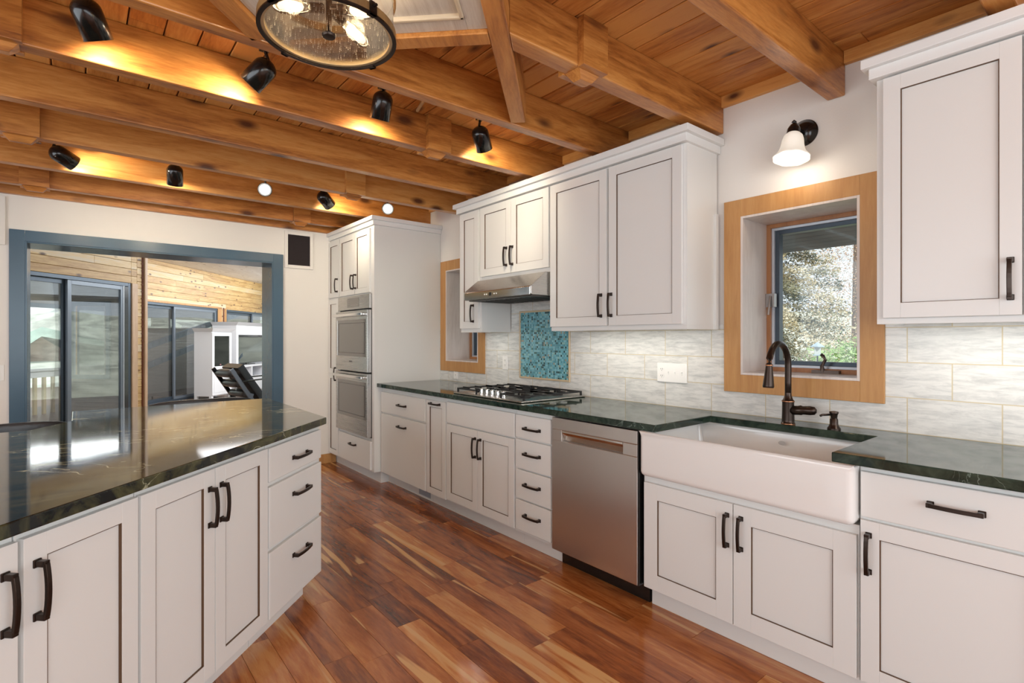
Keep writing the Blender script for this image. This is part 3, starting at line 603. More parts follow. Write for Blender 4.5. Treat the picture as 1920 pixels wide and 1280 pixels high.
# ================================================================= OVEN
ov = thing('double_wall_oven', 'stainless steel double wall oven with dark glass doors built into the tall cabinet', 'oven', (XT, ya, .405), RW)
z0 = -.405; a, b = ox0+.002, ox1-.002
mb = MB(); mb.box(a+.004, 0, .003, b-.004, .54, 1.325); mb.build('body', 'blackmat', ov)
mb = MB(); mb.box(a, -.022, 1.600+z0, b, -.001, 1.731+z0); mb.build('control_panel', 'steel', ov, bevel=.002)
mb = MB(); mb.box(a+.24, -.0235, 1.622+z0, a+.52, -.0222, 1.712+z0); dp = mb.build('display', 'ovenglass', ov)
mk = plain('mark_grey', (.4, .38, .35), .5)
for r_ in range(3):
    for c_ in range(2): mb = MB(); mb.box(a+.26+c_*.03, -.0245, 1.688+z0-r_*.016, a+.275+c_*.03, -.0236, 1.692+z0-r_*.016); mb.build('touch_mark', mk, dp)
for c_ in range(7): mb = MB(); mb.box(a+.33+c_*.024, -.0245, 1.640+z0, a+.342+c_*.024, -.0236, 1.646+z0); mb.build('touch_mark', mk, dp)
def text(parent, s, size, loc, rot, matn, name='lettering', ext=.0004):
    c = bpy.data.curves.new(name, 'FONT'); c.body = s; c.size = size; c.extrude = ext; c.align_x = 'CENTER'; c.align_y = 'CENTER'
    tmp = bpy.data.objects.new(name, c); S.collection.objects.link(tmp); bpy.context.view_layer.update()
    me = bpy.data.meshes.new_from_object(tmp.evaluated_get(bpy.context.evaluated_depsgraph_get())); bpy.data.objects.remove(tmp)
    o = bpy.data.objects.new(name, me); S.collection.objects.link(o); o.parent = parent; o.location = loc; o.rotation_euler = rot
    me.materials.clear(); me.materials.append(M[matn]); return o
def oven_door(za, zb, ga, gb, hz, brand=False):
    mb = MB(); gx0, gx1 = a+.035, b-.035; y0, y1 = -.045, -.004
    mb.box(a, y0, za, gx0, y1, zb); mb.box(gx1, y0, za, b, y1, zb); mb.box(gx0, y0, za, gx1, y1, ga); mb.box(gx0, y0, gb, gx1, y1, zb)
    d = mb.build('oven_door', 'steel', ov, bevel=.002)
    mb = MB(); mb.box(gx0, y0+.003, ga, gx1, y1, gb); mb.build('door_glass', 'ovenglass', d)
    mb = MB(); mb.box(gx0+.03, y0+.0015, ga+.03, gx0+.035, y0+.0035, gb-.03); mb.box(gx1-.035, y0+.0015, ga+.03, gx1-.03, y0+.0035, gb-.03); mb.box(gx0+.03, y0+.0015, ga+.03, gx1-.03, y0+.0035, ga+.035); mb.box(gx0+.03, y0+.0015, gb-.035, gx1-.03, y0+.0035, gb-.03)
    mb.build('inner_frame', plain('dark_grey_print', (.08, .075, .065), .2), d)
    mb = MB(); mb.box(a+.03, -.092, hz-.013, b-.03, -.074, hz+.013)
    for px in (a+.06, b-.06): mb.box(px-.012, -.075, hz-.01, px+.012, y0, hz+.01)
    mb.build('bar_handle', 'chrome', d, bevel=.004)
    if brand: text(d, 'BOSCH', .022, ((a+b)/2, y0-.0006, (za+ga)/2+.02), (PI/2, 0, 0), 'blackmat')
oven_door(1.010+z0, 1.585+z0, 1.150+z0, 1.500+z0, 1.545+z0, True); oven_door(.418+z0, .996+z0, .566+z0, .915+z0, .962+z0)
# ================================================================= DISHWASHER
dw = thing('dishwasher', 'stainless steel dishwasher between the small drawers and the sink', 'dishwasher', (XB, 2.236, 0), RW); wd = 2.236-1.610
mb = MB(); mb.box(.006, .012, .11, wd-.004, .57, .872); mb.build('tub', 'blackmat', dw)
mb = MB(); mb.box(.004, .055, .004, wd-.004, .10, .11); mb.build('kick_plate', 'black', dw)
mb = MB(); px0, px1, pz0, pz1 = .082, .520, .738, .800; f0 = -.030
x0, x1 = .004, wd-.016
mb.box(x0, f0, .106, x1, .010, pz0); mb.box(x0, f0, pz1, x1, .010, .868); mb.box(x0, f0, pz0, px0, .010, pz1); mb.box(px1, f0, pz0, x1, .010, pz1); mb.box(px0, .0, pz0, px1, .010, pz1)
mb.build('door_panel', 'steel_v', dw, bevel=.0025)
mb = MB(); mb.prism([(-.030, pz1), (-.0005, pz1), (-.0005, pz0+.002), (-.012, pz0+.02), (-.030, pz1-.012)], px0+.002, px1-.002, axis='X'); mb.build('pocket_handle', 'chrome', dw, bevel=.002)
mb = MB(); mb.box(wd-.016, f0+.004, .106, wd-.010, .010, .868); mb.build('side_gasket', 'black', dw)
# ================================================================= COUNTERTOPS
def counter(name, label, poly_list, matn, z0=.879, z1=.914, bev=.004):
    mb = MB()
    for p in poly_list: mb.prism(p, z0, z1, c=(.5, .5, .5, 1))
    o = mb.build(name, matn, bevel=bev); return tag(o, label, 'countertop')
XC = 2.104; HB = 2.59; HY0, HY1 = .750, 1.505; XE = XW-.001
counter('countertop', 'dark green granite countertop along the wall, cut out around the farmhouse sink', [[(XC, -.5), (XE, -.5), (XE, 4.511), (XC, 4.511), (XC, HY1), (HB, HY1), (HB, HY0), (XC, HY0)]], 'granite2')
P1 = (.999, 2.739)
counter('island_countertop', 'glossy black-green granite island countertop with pale veins', [[(-.55, 1.19), P1, (1.003, 3.865), (-.024, 3.865), (-.024, 3.42), (-.17, 3.19), (-1.6, 3.19), (-1.6, 1.19)]], 'granite')
# ================================================================= ISLAND CABINETS  origin on frame plane; local x = u
c_ = 1.275
def isl(label, u0, u1, name='island_cabinet'):
    ox, oy = (u0-c_)/r2, (u0+c_)/r2
    ox, oy = (u0-c_)/r2, (u0+c_)/r2
    t = thing(name, label, 'cabinet', (ox, oy, 0), RI)
    return t
def isl_body(t, wd, last=False, depth=.56):
    mb = MB()
    if last: mb.prism([(0, 0), (wd, 0), (wd+.0, .0), (wd+.0, .0), (.0, .0)][:0] or [(0, 0), (wd, 0), (wd-.0, .002), (0, depth)], .103, .878)
    else: mb.box(0, 0, .103, wd, depth, .878)
    return mb
# unit A (leftmost, cut off), B (door + cut door), C (two doors), D (drawers)
for lab, u0, u1, items in (
    ('leftmost white island cabinet door, cut by the photo edge', .66, 1.108, [('d', .02, .445, None, 'R')]),
    ('white single-door island cabinet second from the left', 1.112, 1.456, [('d', .006, .340, None, 'L')]),
    ('white double-door island cabinet in the middle of the island', 1.460, 2.146, [('d', .003, .338, None, 'R'), ('d', .342, .680, None, 'L')]),
    ('white three-drawer island cabinet at the right end of the island', 2.150, 2.652, [('s', .004, .486, (.706, .853), .770), ('s', .004, .488, (.424, .685), .602), ('s', .004, .488, (.118, .404), .316)])):
    t = isl(lab, u0, u1); wd = u1-u0; last = u1 > 2.6
    mb = MB()
    if last:
        # right end follows the side wall of the island (world x = const): in local coords the side runs at 45 deg
        dd = .62; mb.prism([(0, 0), (wd, 0), (wd+dd, dd), (0, dd)], .103, .878)
    else: mb.box(0, 0, .103, wd, .62, .878)
    mb.build('body', 'white', t, bevel=.001)
    mb = MB()
    if last: mb.prism([(0, .073), (wd-.03, .073), (wd-.03+.5, .573), (0, .573)], 0, .103)
    else: mb.box(0, .073, 0, wd, .57, .103)
    mb.build('toe_kick', 'white', t)
    for it in items:
        if it[0] == 'd':
            hx = it[1]+.030 if it[4] == 'L' else it[2]-.030
            door(t, it[1], it[2], .118, .855, (hx, .724))
        else: slab(t, it[1], it[2], it[3][0], it[3][1], ((it[1]+it[2])/2+.02, it[4]))
mb = MB(); mb.prism([(.1, 2.80), (.955, 3.655), (.1, 3.655)], 0, .878)
ib = tag(mb.build('island_back_panel', 'white'), 'white back panel of the island below the overhang', 'panel')
# ================================================================= SINK
sk = thing('farmhouse_sink', 'white apron-front farmhouse sink set into the counter', 'sink', (2.10, 1.137, .66))
mb = MB(); bm = mb.bm
sy = .459; sx0, sx1 = 0.0, .53; H_ = .217
mb.box(sx0, -sy, 0, sx1, sy, H_); bm.faces.ensure_lookup_table()
top = max(bm.faces, key=lambda f: f.calc_center_median().z)
r_ = bmesh.ops.inset_individual(bm, faces=[top], thickness=.028)
ex = bmesh.ops.extrude_discrete_faces(bm, faces=[top]); tf = ex['faces'][0]
bmesh.ops.translate(bm, verts=tf.verts, vec=(0, 0, -.19)); c0 = tf.calc_center_median()
for v in tf.verts: v.co.x = c0.x+(v.co.x-c0.x)*.93; v.co.y = c0.y+(v.co.y-c0.y)*.96
o = mb.build('basin', 'ceramic', sk, bevel=.026, seg=6, smooth='all')
mb = MB(); mb.lathe([(0, 0), (.045, 0), (.045, .004), (.03, .003), (0, -.001)], mx=Matrix.Translation((.30, 0, .029)), seg=24); mb.build('drain', 'chrome', sk, smooth=True)
mb = MB(); mb.lathe([(0, 0), (.018, 0), (.016, .0015), (0, .0018)], mx=Matrix.Translation((.493, 0, .165)) @ Matrix.Rotation(-PI/2, 4, 'Y') @ Matrix.Diagonal((.55, 1, 1, 1)), seg=24); mb.build('oval_badge', plain('badge_grey', (.45, .45, .45), .3), sk, smooth=True)
# ================================================================= FAUCET
fx, fy, fz = 2.625, 1.123, .914
fa = thing('faucet', 'oil-rubbed bronze gooseneck pull-down faucet behind the sink', 'faucet', (fx, fy, fz))
mb = MB(); mb.lathe([(0, 0), (.030, 0), (.031, .006), (.028, .010), (.0275, .02), (.026, .10), (.027, .112), (.022, .118), (.0155, .135), (.0145, .15)], seg=28); mb.build('base_body', 'bronze', fa, smooth=True)
mb = MB(); R_ = .098; pts = [(0, 0, .13), (0, 0, .20), (0, 0, .285)]
for i in range(1, 13):
    an = PI*i/12*.98; pts.append((-R_+R_*math.cos(an), 0, .285+R_*math.sin(an)*1.02))
mb.tube(pts, .0145, seg=16); mb.build('gooseneck', 'bronze', fa, smooth='all')
mb = MB(); hx = -2*R_+.001; mb.lathe([(0, -.098), (.022, -.098), (.0245, -.092), (.024, -.086), (.0165, -.02), (.0150, 0), (0, .001)], mx=Matrix.Translation((hx, 0, .283)) @ Matrix.Rotation(.08, 4, 'Y'), seg=24); sh = mb.build('spray_head', 'bronze', fa, smooth=True)
for r1, px_, pz_ in ((.0158, hx, .286), (.0278, 0, .108), (.0305, 0, .001)):
    mb = MB(); mb.lathe([(r1-.001, 0), (r1+.0007, .0), (r1+.0012, .0018), (r1+.0007, .0036), (r1-.001, .0036)], mx=Matrix.Translation((px_, 0, pz_)), seg=24); mb.build('copper_ring', 'bronze_hi', fa, smooth=True)
mb = MB(); mb.tube([(0, -.015, .068), (0.002, -.045, .07), (0.004, -.058, .072), (0.006, -.064, .072), (.012, -.095, .073), (.016, -.112, .073), (.018, -.120, .073)], .02, radii=[.022, .021, .023, .0195, .021, .018, .008], seg=18); mb.build('lever_valve', 'bronze', fa, smooth='all')
# soap dispenser
sd = thing('soap_dispenser', 'small bronze soap dispenser pump right of the faucet', 'soap dispenser', (2.635, .928, .914))
mb = MB(); mb.lathe([(0, 0), (.027, 0), (.027, .006), (.021, .014), (.017, .024), (.0165, .045), (.013, .05), (.0145, .066), (.019, .074), (.018, .080), (0, .083)], seg=24); mb.build('pump_body', 'bronze', sd, smooth=True)
mb = MB(); mb.tube([(-.012, .006, .067), (-.05, .03, .066), (-.058, .036, .062)], .005, seg=10); mb.build('spout', 'bronze', sd, smooth='all')
# ================================================================= COOKTOP
ck = thing('gas_cooktop', 'stainless steel gas cooktop with black cast-iron grates', 'cooktop', (2.445, 2.925, .9145)); 
mb = MB(); hx_, hy_ = .292, .392
mb.box(-hx_, -hy_, 0, hx_, hy_, .012); mb.build('tray', 'steel', ck, bevel=.005)
burn = [(-.14, .25, .036), (.15, .25, .036), (-.14, -.25, .036), (.15, -.25, .045), (.08, 0, .055)]
for bx, by, br_ in burn:
    mb = MB(); mb.lathe([(0, .012), (br_, .012), (br_*.95, .022), (br_*.7, .026), (0, .027)], mx=Matrix.Translation((bx, by, 0)), seg=20); mb.build('burner', 'iron', ck, smooth=True)
for gy in (.258, 0, -.258):
    mb = MB(); h0, h1 = .033, .043; gw = .123; xs0 = -.265 if gy else -.09; xs1 = .268
    for yy in (gy-gw, gy+gw-.009): mb.box(xs0, yy, h0, xs1, yy+.009, h1)
    for xx in (xs0, xs1-.009): mb.box(xx, gy-gw, h0, xx+.009, gy+gw, h1)
    nx = 5
    for i in range(nx):
        xx = xs0+(xs1-xs0)*(i+.5)/nx
        for sgn in (-1, 1):
            mb.box(xx-.004, gy+sgn*.035, h0+.002, xx+.004, gy+sgn*(gw-.003), h1+.006)
    mb.box((xs0+xs1)/2-.004, gy-gw, h0+.002, (xs0+xs1)/2+.004, gy+gw, h1+.004)
    for xx in (xs0, xs1-.012):
        for yy in (gy-gw, gy+gw-.012): mb.box(xx, yy, .0125, xx+.012, yy+.012, h0)
    mb.build('grate', 'iron', ck, bevel=.0015)
for i in range(5):
    mb = MB(); ky = .135-i*.0625; kx = -.215+.0*(i % 2)
    mb.lathe([(0, .012), (.021, .012), (.021, .018), (.0175, .020), (.0165, .045), (.014, .048), (0, .048)], mx=Matrix.Translation((kx, ky, 0)), seg=20)
    mb.box(kx-.016, ky-.003, .046, kx+.016, ky+.003, .052); mb.build('knob', 'chrome', ck, smooth=True)
# ================================================================= RANGE HOOD
hd = thing('range_hood', 'stainless steel under-cabinet range hood above the cooktop', 'range hood', (XU, 3.001, 1.60))
mb = MB(); hw = .392
# cross-section in (x,z), extruded along y ; canopy with sloped front
xf = 2.298-XU; xt = 2.43-XU; xb = WP-.016-XU
mb.prism([(xf, .018), (xf+.012, .012), (xb, .012), (xb, .172), (xt, .172), (xf, .070)], -hw, hw, axis='Y'); mb.build('canopy', 'steel', hd, bevel=.002)
mb = MB(); mb.box(xf+.03, -hw+.03, .004, xb-.03, hw-.03, .0115)
for i in range(12): mb.box(xf+.07, -hw+.07+i*.057, .0005, xb-.08, -hw+.08+i*.057, .0045)
mb.build('grease_filter', plain('filter_grey', (.12, .11, .10), .4, .8), hd)
mb = MB(); mb.prism([(xf-.004, .012), (xf-.0005, .012), (xf-.0005, .068), (xf-.004, .064)], -hw+.01, hw-.02, axis='Y'); mb.build('front_lip', 'chrome', hd, bevel=.001)
mb = MB(); mb.box(xf-.0055, .035, .030, xf-.0042, .062, .054); mb.build('display', 'black', hd)
for yy in (.115, .09, .0, -.025):
    mb = MB(); mb.lathe([(0, 0), (.0055, 0), (.005, .002), (0, .002)], mx=Matrix.Translation((xf-.0042, yy, .042)) @ Matrix.Rotation(-PI/2, 4, 'Y'), seg=12); mb.build('button', 'plate', hd, smooth=True)
# ================================================================= OUTLETS
def outlet(label, y, z, w_=.072, gangs=('o',), name='outlet', cat='outlet', wall='R'):
    t = thing(name, label, cat, (XW-.0005, y, z), RW if wall == 'R' else 0)
    mb = MB(); mb.box(-w_/2, -.006, -.058, w_/2, 0, .058); mb.build('cover_plate', 'plate', t, bevel=.003)
    n = len(gangs)
    for i, g in enumerate(gangs):
        cx = (i-(n-1)/2)*.046
        if g == 'o':
            for zz in (.02, -.02):
                mb = MB(); mb.lathe([(0, 0), (.0165, 0), (.0165, .0015), (0, .0016)], mx=Matrix.Translation((cx, -.006, zz)) @ Matrix.Rotation(PI/2, 4, 'X'), seg=20)
                k = mb.build('socket', 'plate', t, smooth=True)
                mb = MB()
                for sx_ in (-.006, .006): mb.box(cx+sx_-.001, -.0085, zz-.002, cx+sx_+.001, -.0074, zz+.006)
                mb.lathe([(0, 0), (.002, 0), (.002, .001), (0, .001)], mx=Matrix.Translation((cx, -.0075, zz-.008)) @ Matrix.Rotation(PI/2, 4, 'X'), seg=8)
                mb.build('slot', 'blackmat', k)
        else:
            mb = MB(); mb.box(cx-.005, -.008, -.012, cx+.005, -.0055, .012); mb.box(cx-.004, -.016, .0, cx+.004, -.006, .006); mb.build('toggle', 'plate', t, bevel=.001)
    return t
outlet('white double outlet on the tile between small window and mosaic', 3.47, 1.118)
outlet('white outlet low on the tile beside the oven tower', 4.22, .995)
outlet('wide white switch plate with an outlet and toggles on the tile', 1.861, 1.115, .208, ('o', 't', 't', 't'), 'switch_plate', 'switch plate')
# far wall: speakers and switch
for nm, lab, x0, x1 in (('wall_speaker', 'black wall speaker in a white frame beside the oven tower', 1.612, 1.896), ('wall_speaker', 'black wall speaker in a white frame at the left photo edge', -.72, -.428)):
    t = thing(nm, lab, 'speaker', ((x0+x1)/2, YF, 2.222)); hw_ = (x1-x0)/2; hh = .186
    mb = MB(); f = .032
    mb.box(-hw_, -.022, -hh, -hw_+f, -.0005, hh); mb.box(hw_-f, -.022, -hh, hw_, -.0005, hh); mb.box(-hw_+f, -.022, -hh, hw_-f, -.0005, -hh+f); mb.box(-hw_+f, -.022, hh-f, hw_-f, -.0005, hh)
    mb.build('frame', 'wallpaint', t, bevel=.002); mb = MB(); mb.box(-hw_+f, -.014, -hh+f, hw_-f, -.001, hh-f); mb.build('grille', 'dark', t)
t = thing('light_switch', 'white wall switch left of the blue doorway casing', 'switch', (-.475, YF, 1.06)); mb = MB(); mb.box(-.04, -.006, -.06, .04, -.0005, .06); mb.build('cover_plate', 'plate', t, bevel=.002)
mb = MB(); mb.box(-.016, -.009, -.033, .016, -.006, .033); mb.build('rocker', 'plate', t, bevel=.001)
# ================================================================= SCONCE
sc_ = thing('wall_sconce', 'bronze wall sconce with a glowing frosted bell shade above the window', 'sconce', (WP, 1.112, 2.337))
mb = MB(); mb.lathe([(0, 0), (.064, 0), (.065, .006), (.058, .012), (.054, .020), (.035, .034), (.018, .040), (0, .041)], mx=Matrix.Rotation(-PI/2, 4, 'Y'), seg=32); mb.build('backplate', 'black', sc_, smooth=True)
mb = MB(); mb.tube([(-.035, 0, 0), (-.075, .0, .008), (-.105, .0, .02), (-.115, .0, .008)], .009, seg=12); mb.lathe([(0, -.012), (.012, 0), (0, .012)], mx=Matrix.Translation((-.118, 0, .026)), seg=12); mb.build('arm', 'black', sc_, smooth='all')
TS = Matrix.Translation((-.122, 0, .0)) @ Matrix.Rotation(-.22, 4, 'Y').inverted()
TS = Matrix.Translation((-.118, 0, .0)) @ Matrix.Rotation(.20, 4, 'Y')
mb = MB(); mb.lathe([(0, .012), (.018, .012), (.026, -.002), (.030, -.012), (.031, -.032), (.029, -.034), (.0, -.030)], mx=TS, seg=24); mb.build('shade_holder', 'black', sc_, smooth=True)
mb = MB(); scl = lambda u, z: (.0022*math.cos(2*PI*u*8) if z < -.14 else 0)
mb.lathe([(.030, -.034), (.041, -.046), (.047, -.066), (.050, -.090), (.055, -.113), (.063, -.133), (.074, -.149), (.082, -.158), (.080, -.160), (.071, -.151), (.059, -.134), (.051, -.113), (.046, -.09), (.043, -.066), (.037, -.048), (.028, -.037)], mx=TS, seg=48, mod=scl); mb.build('bell_shade', 'shade', sc_, smooth='all')
mb = MB(); mb.lathe([(0, -.05), (.015, -.06), (.026, -.095), (.018, -.120), (0, -.128)], mx=TS, seg=20); mb.build('bulb', 'bulb', sc_, smooth='all')
l = lamp('sconce_glow', 'POINT', (WP-.16, 1.112, 2.15), (0, 0, 0), 1.0, (1, .88, .72), shadow_soft_size=.04)
# ================================================================= SPOTLIGHTS
def spot(label, px, py, pz, ax, stem=True, lit='lensdim', face=False, grp=None, power=22):
    """(px,py,pz) centre of the head; ax = axis direction (towards the light opening)"""
    t = thing('spotlight', label, 'spotlight', (px, py, 2.66), 0, grp)
    ax = Vector(ax).normalized(); q = Vector((0, 0, -1)).rotation_difference(ax).to_matrix().to_4x4()
    c = Vector((0, 0, pz-2.66)); T = Matrix.Translation(c) @ q
    r = .052; prof = [(0, .078)] + [(r*math.sin(PI/2*i/7), .033+.045*math.cos(PI/2*i/7)) for i in range(1, 8)] + [(r, -.068), (r-.003, -.068), (r-.003, -.049), (0, -.049)]
    mb = MB(); mb.lathe(prof, mx=T, seg=32); mb.build('head', 'black', t, smooth='all')
    mb = MB(); rl_ = r-.014 if face else r-.003; mb.lathe([(0, -.050), (rl_, -.050), (rl_, -.054), (0, -.058)], mx=T, seg=24); mb.build('lens', lit, t, smooth=True)
    top = c + (q.to_3x3() @ Vector((0, 0, .065)))
    mb = MB(); mb.tube([(top.x*.5, top.y*.5, -.012), top], .0075, seg=10)
    mb.box(top.x*.5-.02, top.y*.5-.02, -.014, top.x*.5+.02, top.y*.5+.02, -.001); mb.build('stem', 'black', t, smooth=True)
    p = Vector((px, py, pz))+ax*.065; la = (ax+Vector((0, .45 if not face else 0, .12 if not face else 0))).normalized()
    l = lamp('spot_beam', 'SPOT', p-ax*.003, (0, 0, 0), power, (1, .86, .64), spot_size=2.75, spot_blend=1.0, shadow_soft_size=.045)
    l.rotation_euler = Vector((0, 0, -1)).rotation_difference(la).to_euler()
    return t
g1, g2 = 'black cylinder spotlights on the near ceiling track', 'black cylinder spotlights on the far ceiling track'
spot('leftmost black spotlight of the near row, largest and tilted right', .038, 2.62, 2.552, (.45, .45, -1), grp=g1)
spot('black spotlight of the near row just left of the lantern, tilted left', .647, 2.62, 2.538, (-.6, .45, -.8), grp=g1)
spot('black spotlight of the near row right of the lantern, pointing straight down', 1.251, 2.62, 2.556, (0.0, .42, -1), grp=g1)
spot('rightmost black spotlight of the near row, tilted toward the cabinets', 1.906, 2.62, 2.539, (.60, .36, -.8), grp=g1)
spot('leftmost black spotlight of the far row, aimed right', -.072, 4.5, 2.500, (.9, .45, -.45), grp=g2)
spot('black spotlight of the far row second from the left, pointing down', .542, 4.5, 2.497, (.08, .5, -1), grp=g2)
spot('glowing spotlight of the far row shining toward the camera, near the middle', 1.151, 4.5, 2.503, (-.28, -.95, -.25), lit='lens', face=True, grp=g2, power=3)
spot('black spotlight of the far row second from the right, aimed right', 1.631, 4.5, 2.504, (.8, .42, -.6), grp=g2)
spot('glowing spotlight of the far row just left of the upper cabinets', 2.207, 4.5, 2.514, (-.42, -.9, -.25), lit='lens', face=True, grp=g2, power=3)
# ================================================================= LANTERN
ln = thing('lantern_ceiling_light', 'round bronze lantern ceiling light with seeded glass and bright bulbs', 'ceiling light', (.586, 1.587, 2.478))
LZ = 2.235-2.478; R_ = .198
def band(z, rr, hgt, th, nm, matn):
    mb = MB(); mb.lathe([(rr, z), (rr, z+hgt), (rr-th, z+hgt), (rr-th, z), (rr, z)], seg=64); return mb.build(nm, matn, ln, smooth=True)
M['lantern_wood'] = wood('aged_wood_band', [(.3, (.045, .022, .010)), (.6, (.16, .085, .03)), (.8, (.26, .15, .055))], 'Z', rough=.4, bump=.1, stretch=4)
band(LZ, R_, .026, .006, 'lower_band', 'lantern_wood'); band(LZ-.003, R_+.001, .005, .012, 'metal_rim', 'bronze'); band(LZ+.118, R_, .024, .006, 'upper_band', 'lantern_wood')
mb = MB(); mb.lathe([(R_-.008, LZ+.004), (R_-.008, LZ+.14)], seg=64); mb.build('glass_drum', 'clear', ln, smooth='all')
mb = MB(); mb.lathe([(0, LZ+.006), (R_-.016, LZ+.006), (R_-.016, LZ+.010), (0, LZ+.010)], seg=64); mb.build('glass_base', 'seeded', ln)
mb = MB(); rb = random.Random(3)
for i in range(420):
    a_ = rb.uniform(0, 2*PI); r__ = (R_-.025)*math.sqrt(rb.random()); rs = rb.uniform(.0006, .0016)
    mb.lathe([(0, -rs), (rs, 0), (0, rs)], mx=Matrix.Translation((r__*math.cos(a_), r__*math.sin(a_), LZ+.0078)), seg=6)
o = mb.build('glass_bubbles', plain('bubble_glint', (.9, .85, .75), .1), ln); o['kind'] = 'stuff'  # white colour stands in for bright reflections on the bubbles
mb = MB(); mb.lathe([(R_-.0075, LZ+.003), (R_-.0075, LZ+.012), (R_-.020, LZ+.012), (R_-.020, LZ+.003), (R_-.0075, LZ+.003)], seg=64); mb.build('glass_retainer', plain('warm_cream_ring', (.62, .47, .26), .3, .3), ln, smooth=True)
for an in (-2.75, -1.30, .45, 1.95):
    mb = MB(); T = Matrix.Rotation(an, 4, 'Z')
    mb.box(R_-.002, -.011, LZ-.006, R_+.006, .011, LZ+.030, mx=T); mb.box(R_-.012, -.011, LZ-.006, R_+.006, .011, LZ-.0005, mx=T)
    mb.lathe([(0, 0), (.004, 0), (.004, .012), (0, .012)], mx=T @ Matrix.Translation((R_+.005, 0, LZ+.018)) @ Matrix.Rotation(PI/2, 4, 'Y'), seg=10)
    mb.build('band_clip', 'bronze', ln)
    mb = MB(); mb.box(R_-.002, -.011, LZ+.114, R_+.006, .011, LZ+.146, mx=T)
    mb.lathe([(0, 0), (.004, 0), (.004, .012), (0, .012)], mx=T @ Matrix.Translation((R_+.005, 0, LZ+.128)) @ Matrix.Rotation(PI/2, 4, 'Y'), seg=10)
    mb.build('band_clip', 'bronze', ln)
mb = MB(); mb.lathe([(0, 0), (.07, 0), (.07, -.02), (.012, -.03), (.010, -.1), (.008, LZ+.02), (.006, LZ-.0), (0, LZ)], seg=24); mb.build('stem_and_canopy', 'bronze', ln, smooth=True)
mb = MB(); mb.lathe([(0, LZ-.004), (.018, LZ-.003), (.0205, LZ+.001), (.0205, LZ+.005), (0, LZ+.0055)], seg=24); mb.build('finial', 'bronze', ln, smooth=True)
for an in (-2.3, -.15, .95, 2.9, 1.8):
    pass
for an in (2.95, -.95, .35):
    T = Matrix.Rotation(an, 4, 'Z') @ Matrix.Translation((.035, 0, LZ+.075)) @ Matrix.Rotation(PI/2+.22, 4, 'Y')
    mb = MB(); mb.lathe([(0, -.02), (.014, -.02), (.014, .022), (0, .022)], mx=T, seg=16); mb.build('socket', 'bronze', ln, smooth=True)
    mb = MB(); mb.lathe([(0, .02), (.013, .022), (.016, .035), (.0205, .055), (.0215, .085), (.0205, .105), (.012, .120), (0, .125)], mx=T, seg=24); b_ = mb.build('bulb', 'clear', ln, smooth='all')
    mb = MB()
    mb.lathe([(0, .036), (.010, .042), (.0145, .06), (.0145, .095), (.009, .108), (0, .111)], mx=T, seg=16)
    mb.build('filament', 'bulb', b_, smooth=True)
    p = Matrix.Translation(ln.location) @ T @ Vector((0, 0, .07))
    lamp('bulb_glow', 'POINT', p, (0, 0, 0), 2.2, (1, .76, .48), shadow_soft_size=.03)
# ================================================================= UNDER-CABINET LIGHTS
for lab, y0, y1, zc, x_ in (('slim white under-cabinet light below the wide upper cabinet', 1.62, 2.55, 1.393, 2.55), ('slim white under-cabinet light below the cabinet right of the window', -.15, .66, 1.401, 2.55), ('slim white under-cabinet light below the narrow upper cabinet', 3.43, 3.66, 1.393, 2.55)):
    t = thing('under_cabinet_light', lab, 'light', (x_, (y0+y1)/2, zc)); h = (y1-y0)/2
    mb = MB(); mb.box(-.02, -h, -.009, .02, h, -.0005); mb.build('housing', 'plate', t)
    mb = MB(); mb.box(-.014, -h+.01, -.0105, .014, h-.01, -.0092); mb.build('diffuser', 'strip', t)
    lamp('under_cabinet_glow', 'AREA', (x_, (y0+y1)/2, zc-.013), (0, .0, 0), 1.7*(y1-y0)/.9, (1, .94, .84), shape='RECTANGLE', size=.03, size_y=y1-y0-.04)
# ================================================================= BAR STOOLS behind the island
def stool(label, x, y, rz, w_=.44, top=.912):
    t = thing('bar_stool', label, 'stool', (x, y, 0), rz, 'bar stools behind the island')
    # local: back at y=0 (towards the island), seat extends +y away
    mb = MB(); n = 12; pts = []
    for i in range(n+1):
        s_ = -1+2*i/n; pts.append((s_*w_/2, -.05*(1-s_*s_)+.05, -.022*s_*s_*s_*s_))
    prof = [(-.016, -.15), (.016, -.15), (.020, -.02), (.013, .0), (-.013, .0), (-.020, -.02)]
    mb.sweep([(p[0], p[1], top+p[2]) for p in pts], prof); mb.build('backrest', 'leather', t, smooth=True)
    mb = MB()
    for sx_ in (-.03, 0.0, .03): mb.box(-.12+sx_*.6-.0015, .016, top-.06, -.12+sx_*.6+.0015, .020, top+.001)
    mb.build('stitching', 'plate', t)
    mb = MB(); mb.box(-w_/2+.02, -.42, .60, w_/2-.02, -.01, .67); mb.build('seat', 'leather', t, bevel=.02)
    for sx_ in (-1, 1):
        for sy_ in (-.40, -.04):
            mb = MB(); mb.tube([(sx_*(w_/2-.05), sy_, .60), (sx_*(w_/2-.01), sy_-.01, 0)], .014); mb.build('leg', 'greyblue_frame', t, smooth=True)
    mb = MB(); mb.tube([(-w_/2+.03, .0, .62), (-w_/2+.03, .03, top-.05)], .012); mb.tube([(w_/2-.03, .0, .62), (w_/2-.03, .03, top-.05)], .012); mb.build('back_post', 'greyblue_frame', t, smooth=True)
stool('black leather bar stool back with white stitching at the left end of the island', -.30, 3.58, 0, .52, .905)
stool('black leather bar stool back peeking over the rear edge of the island', .66, 4.10, .02, .60, .912)

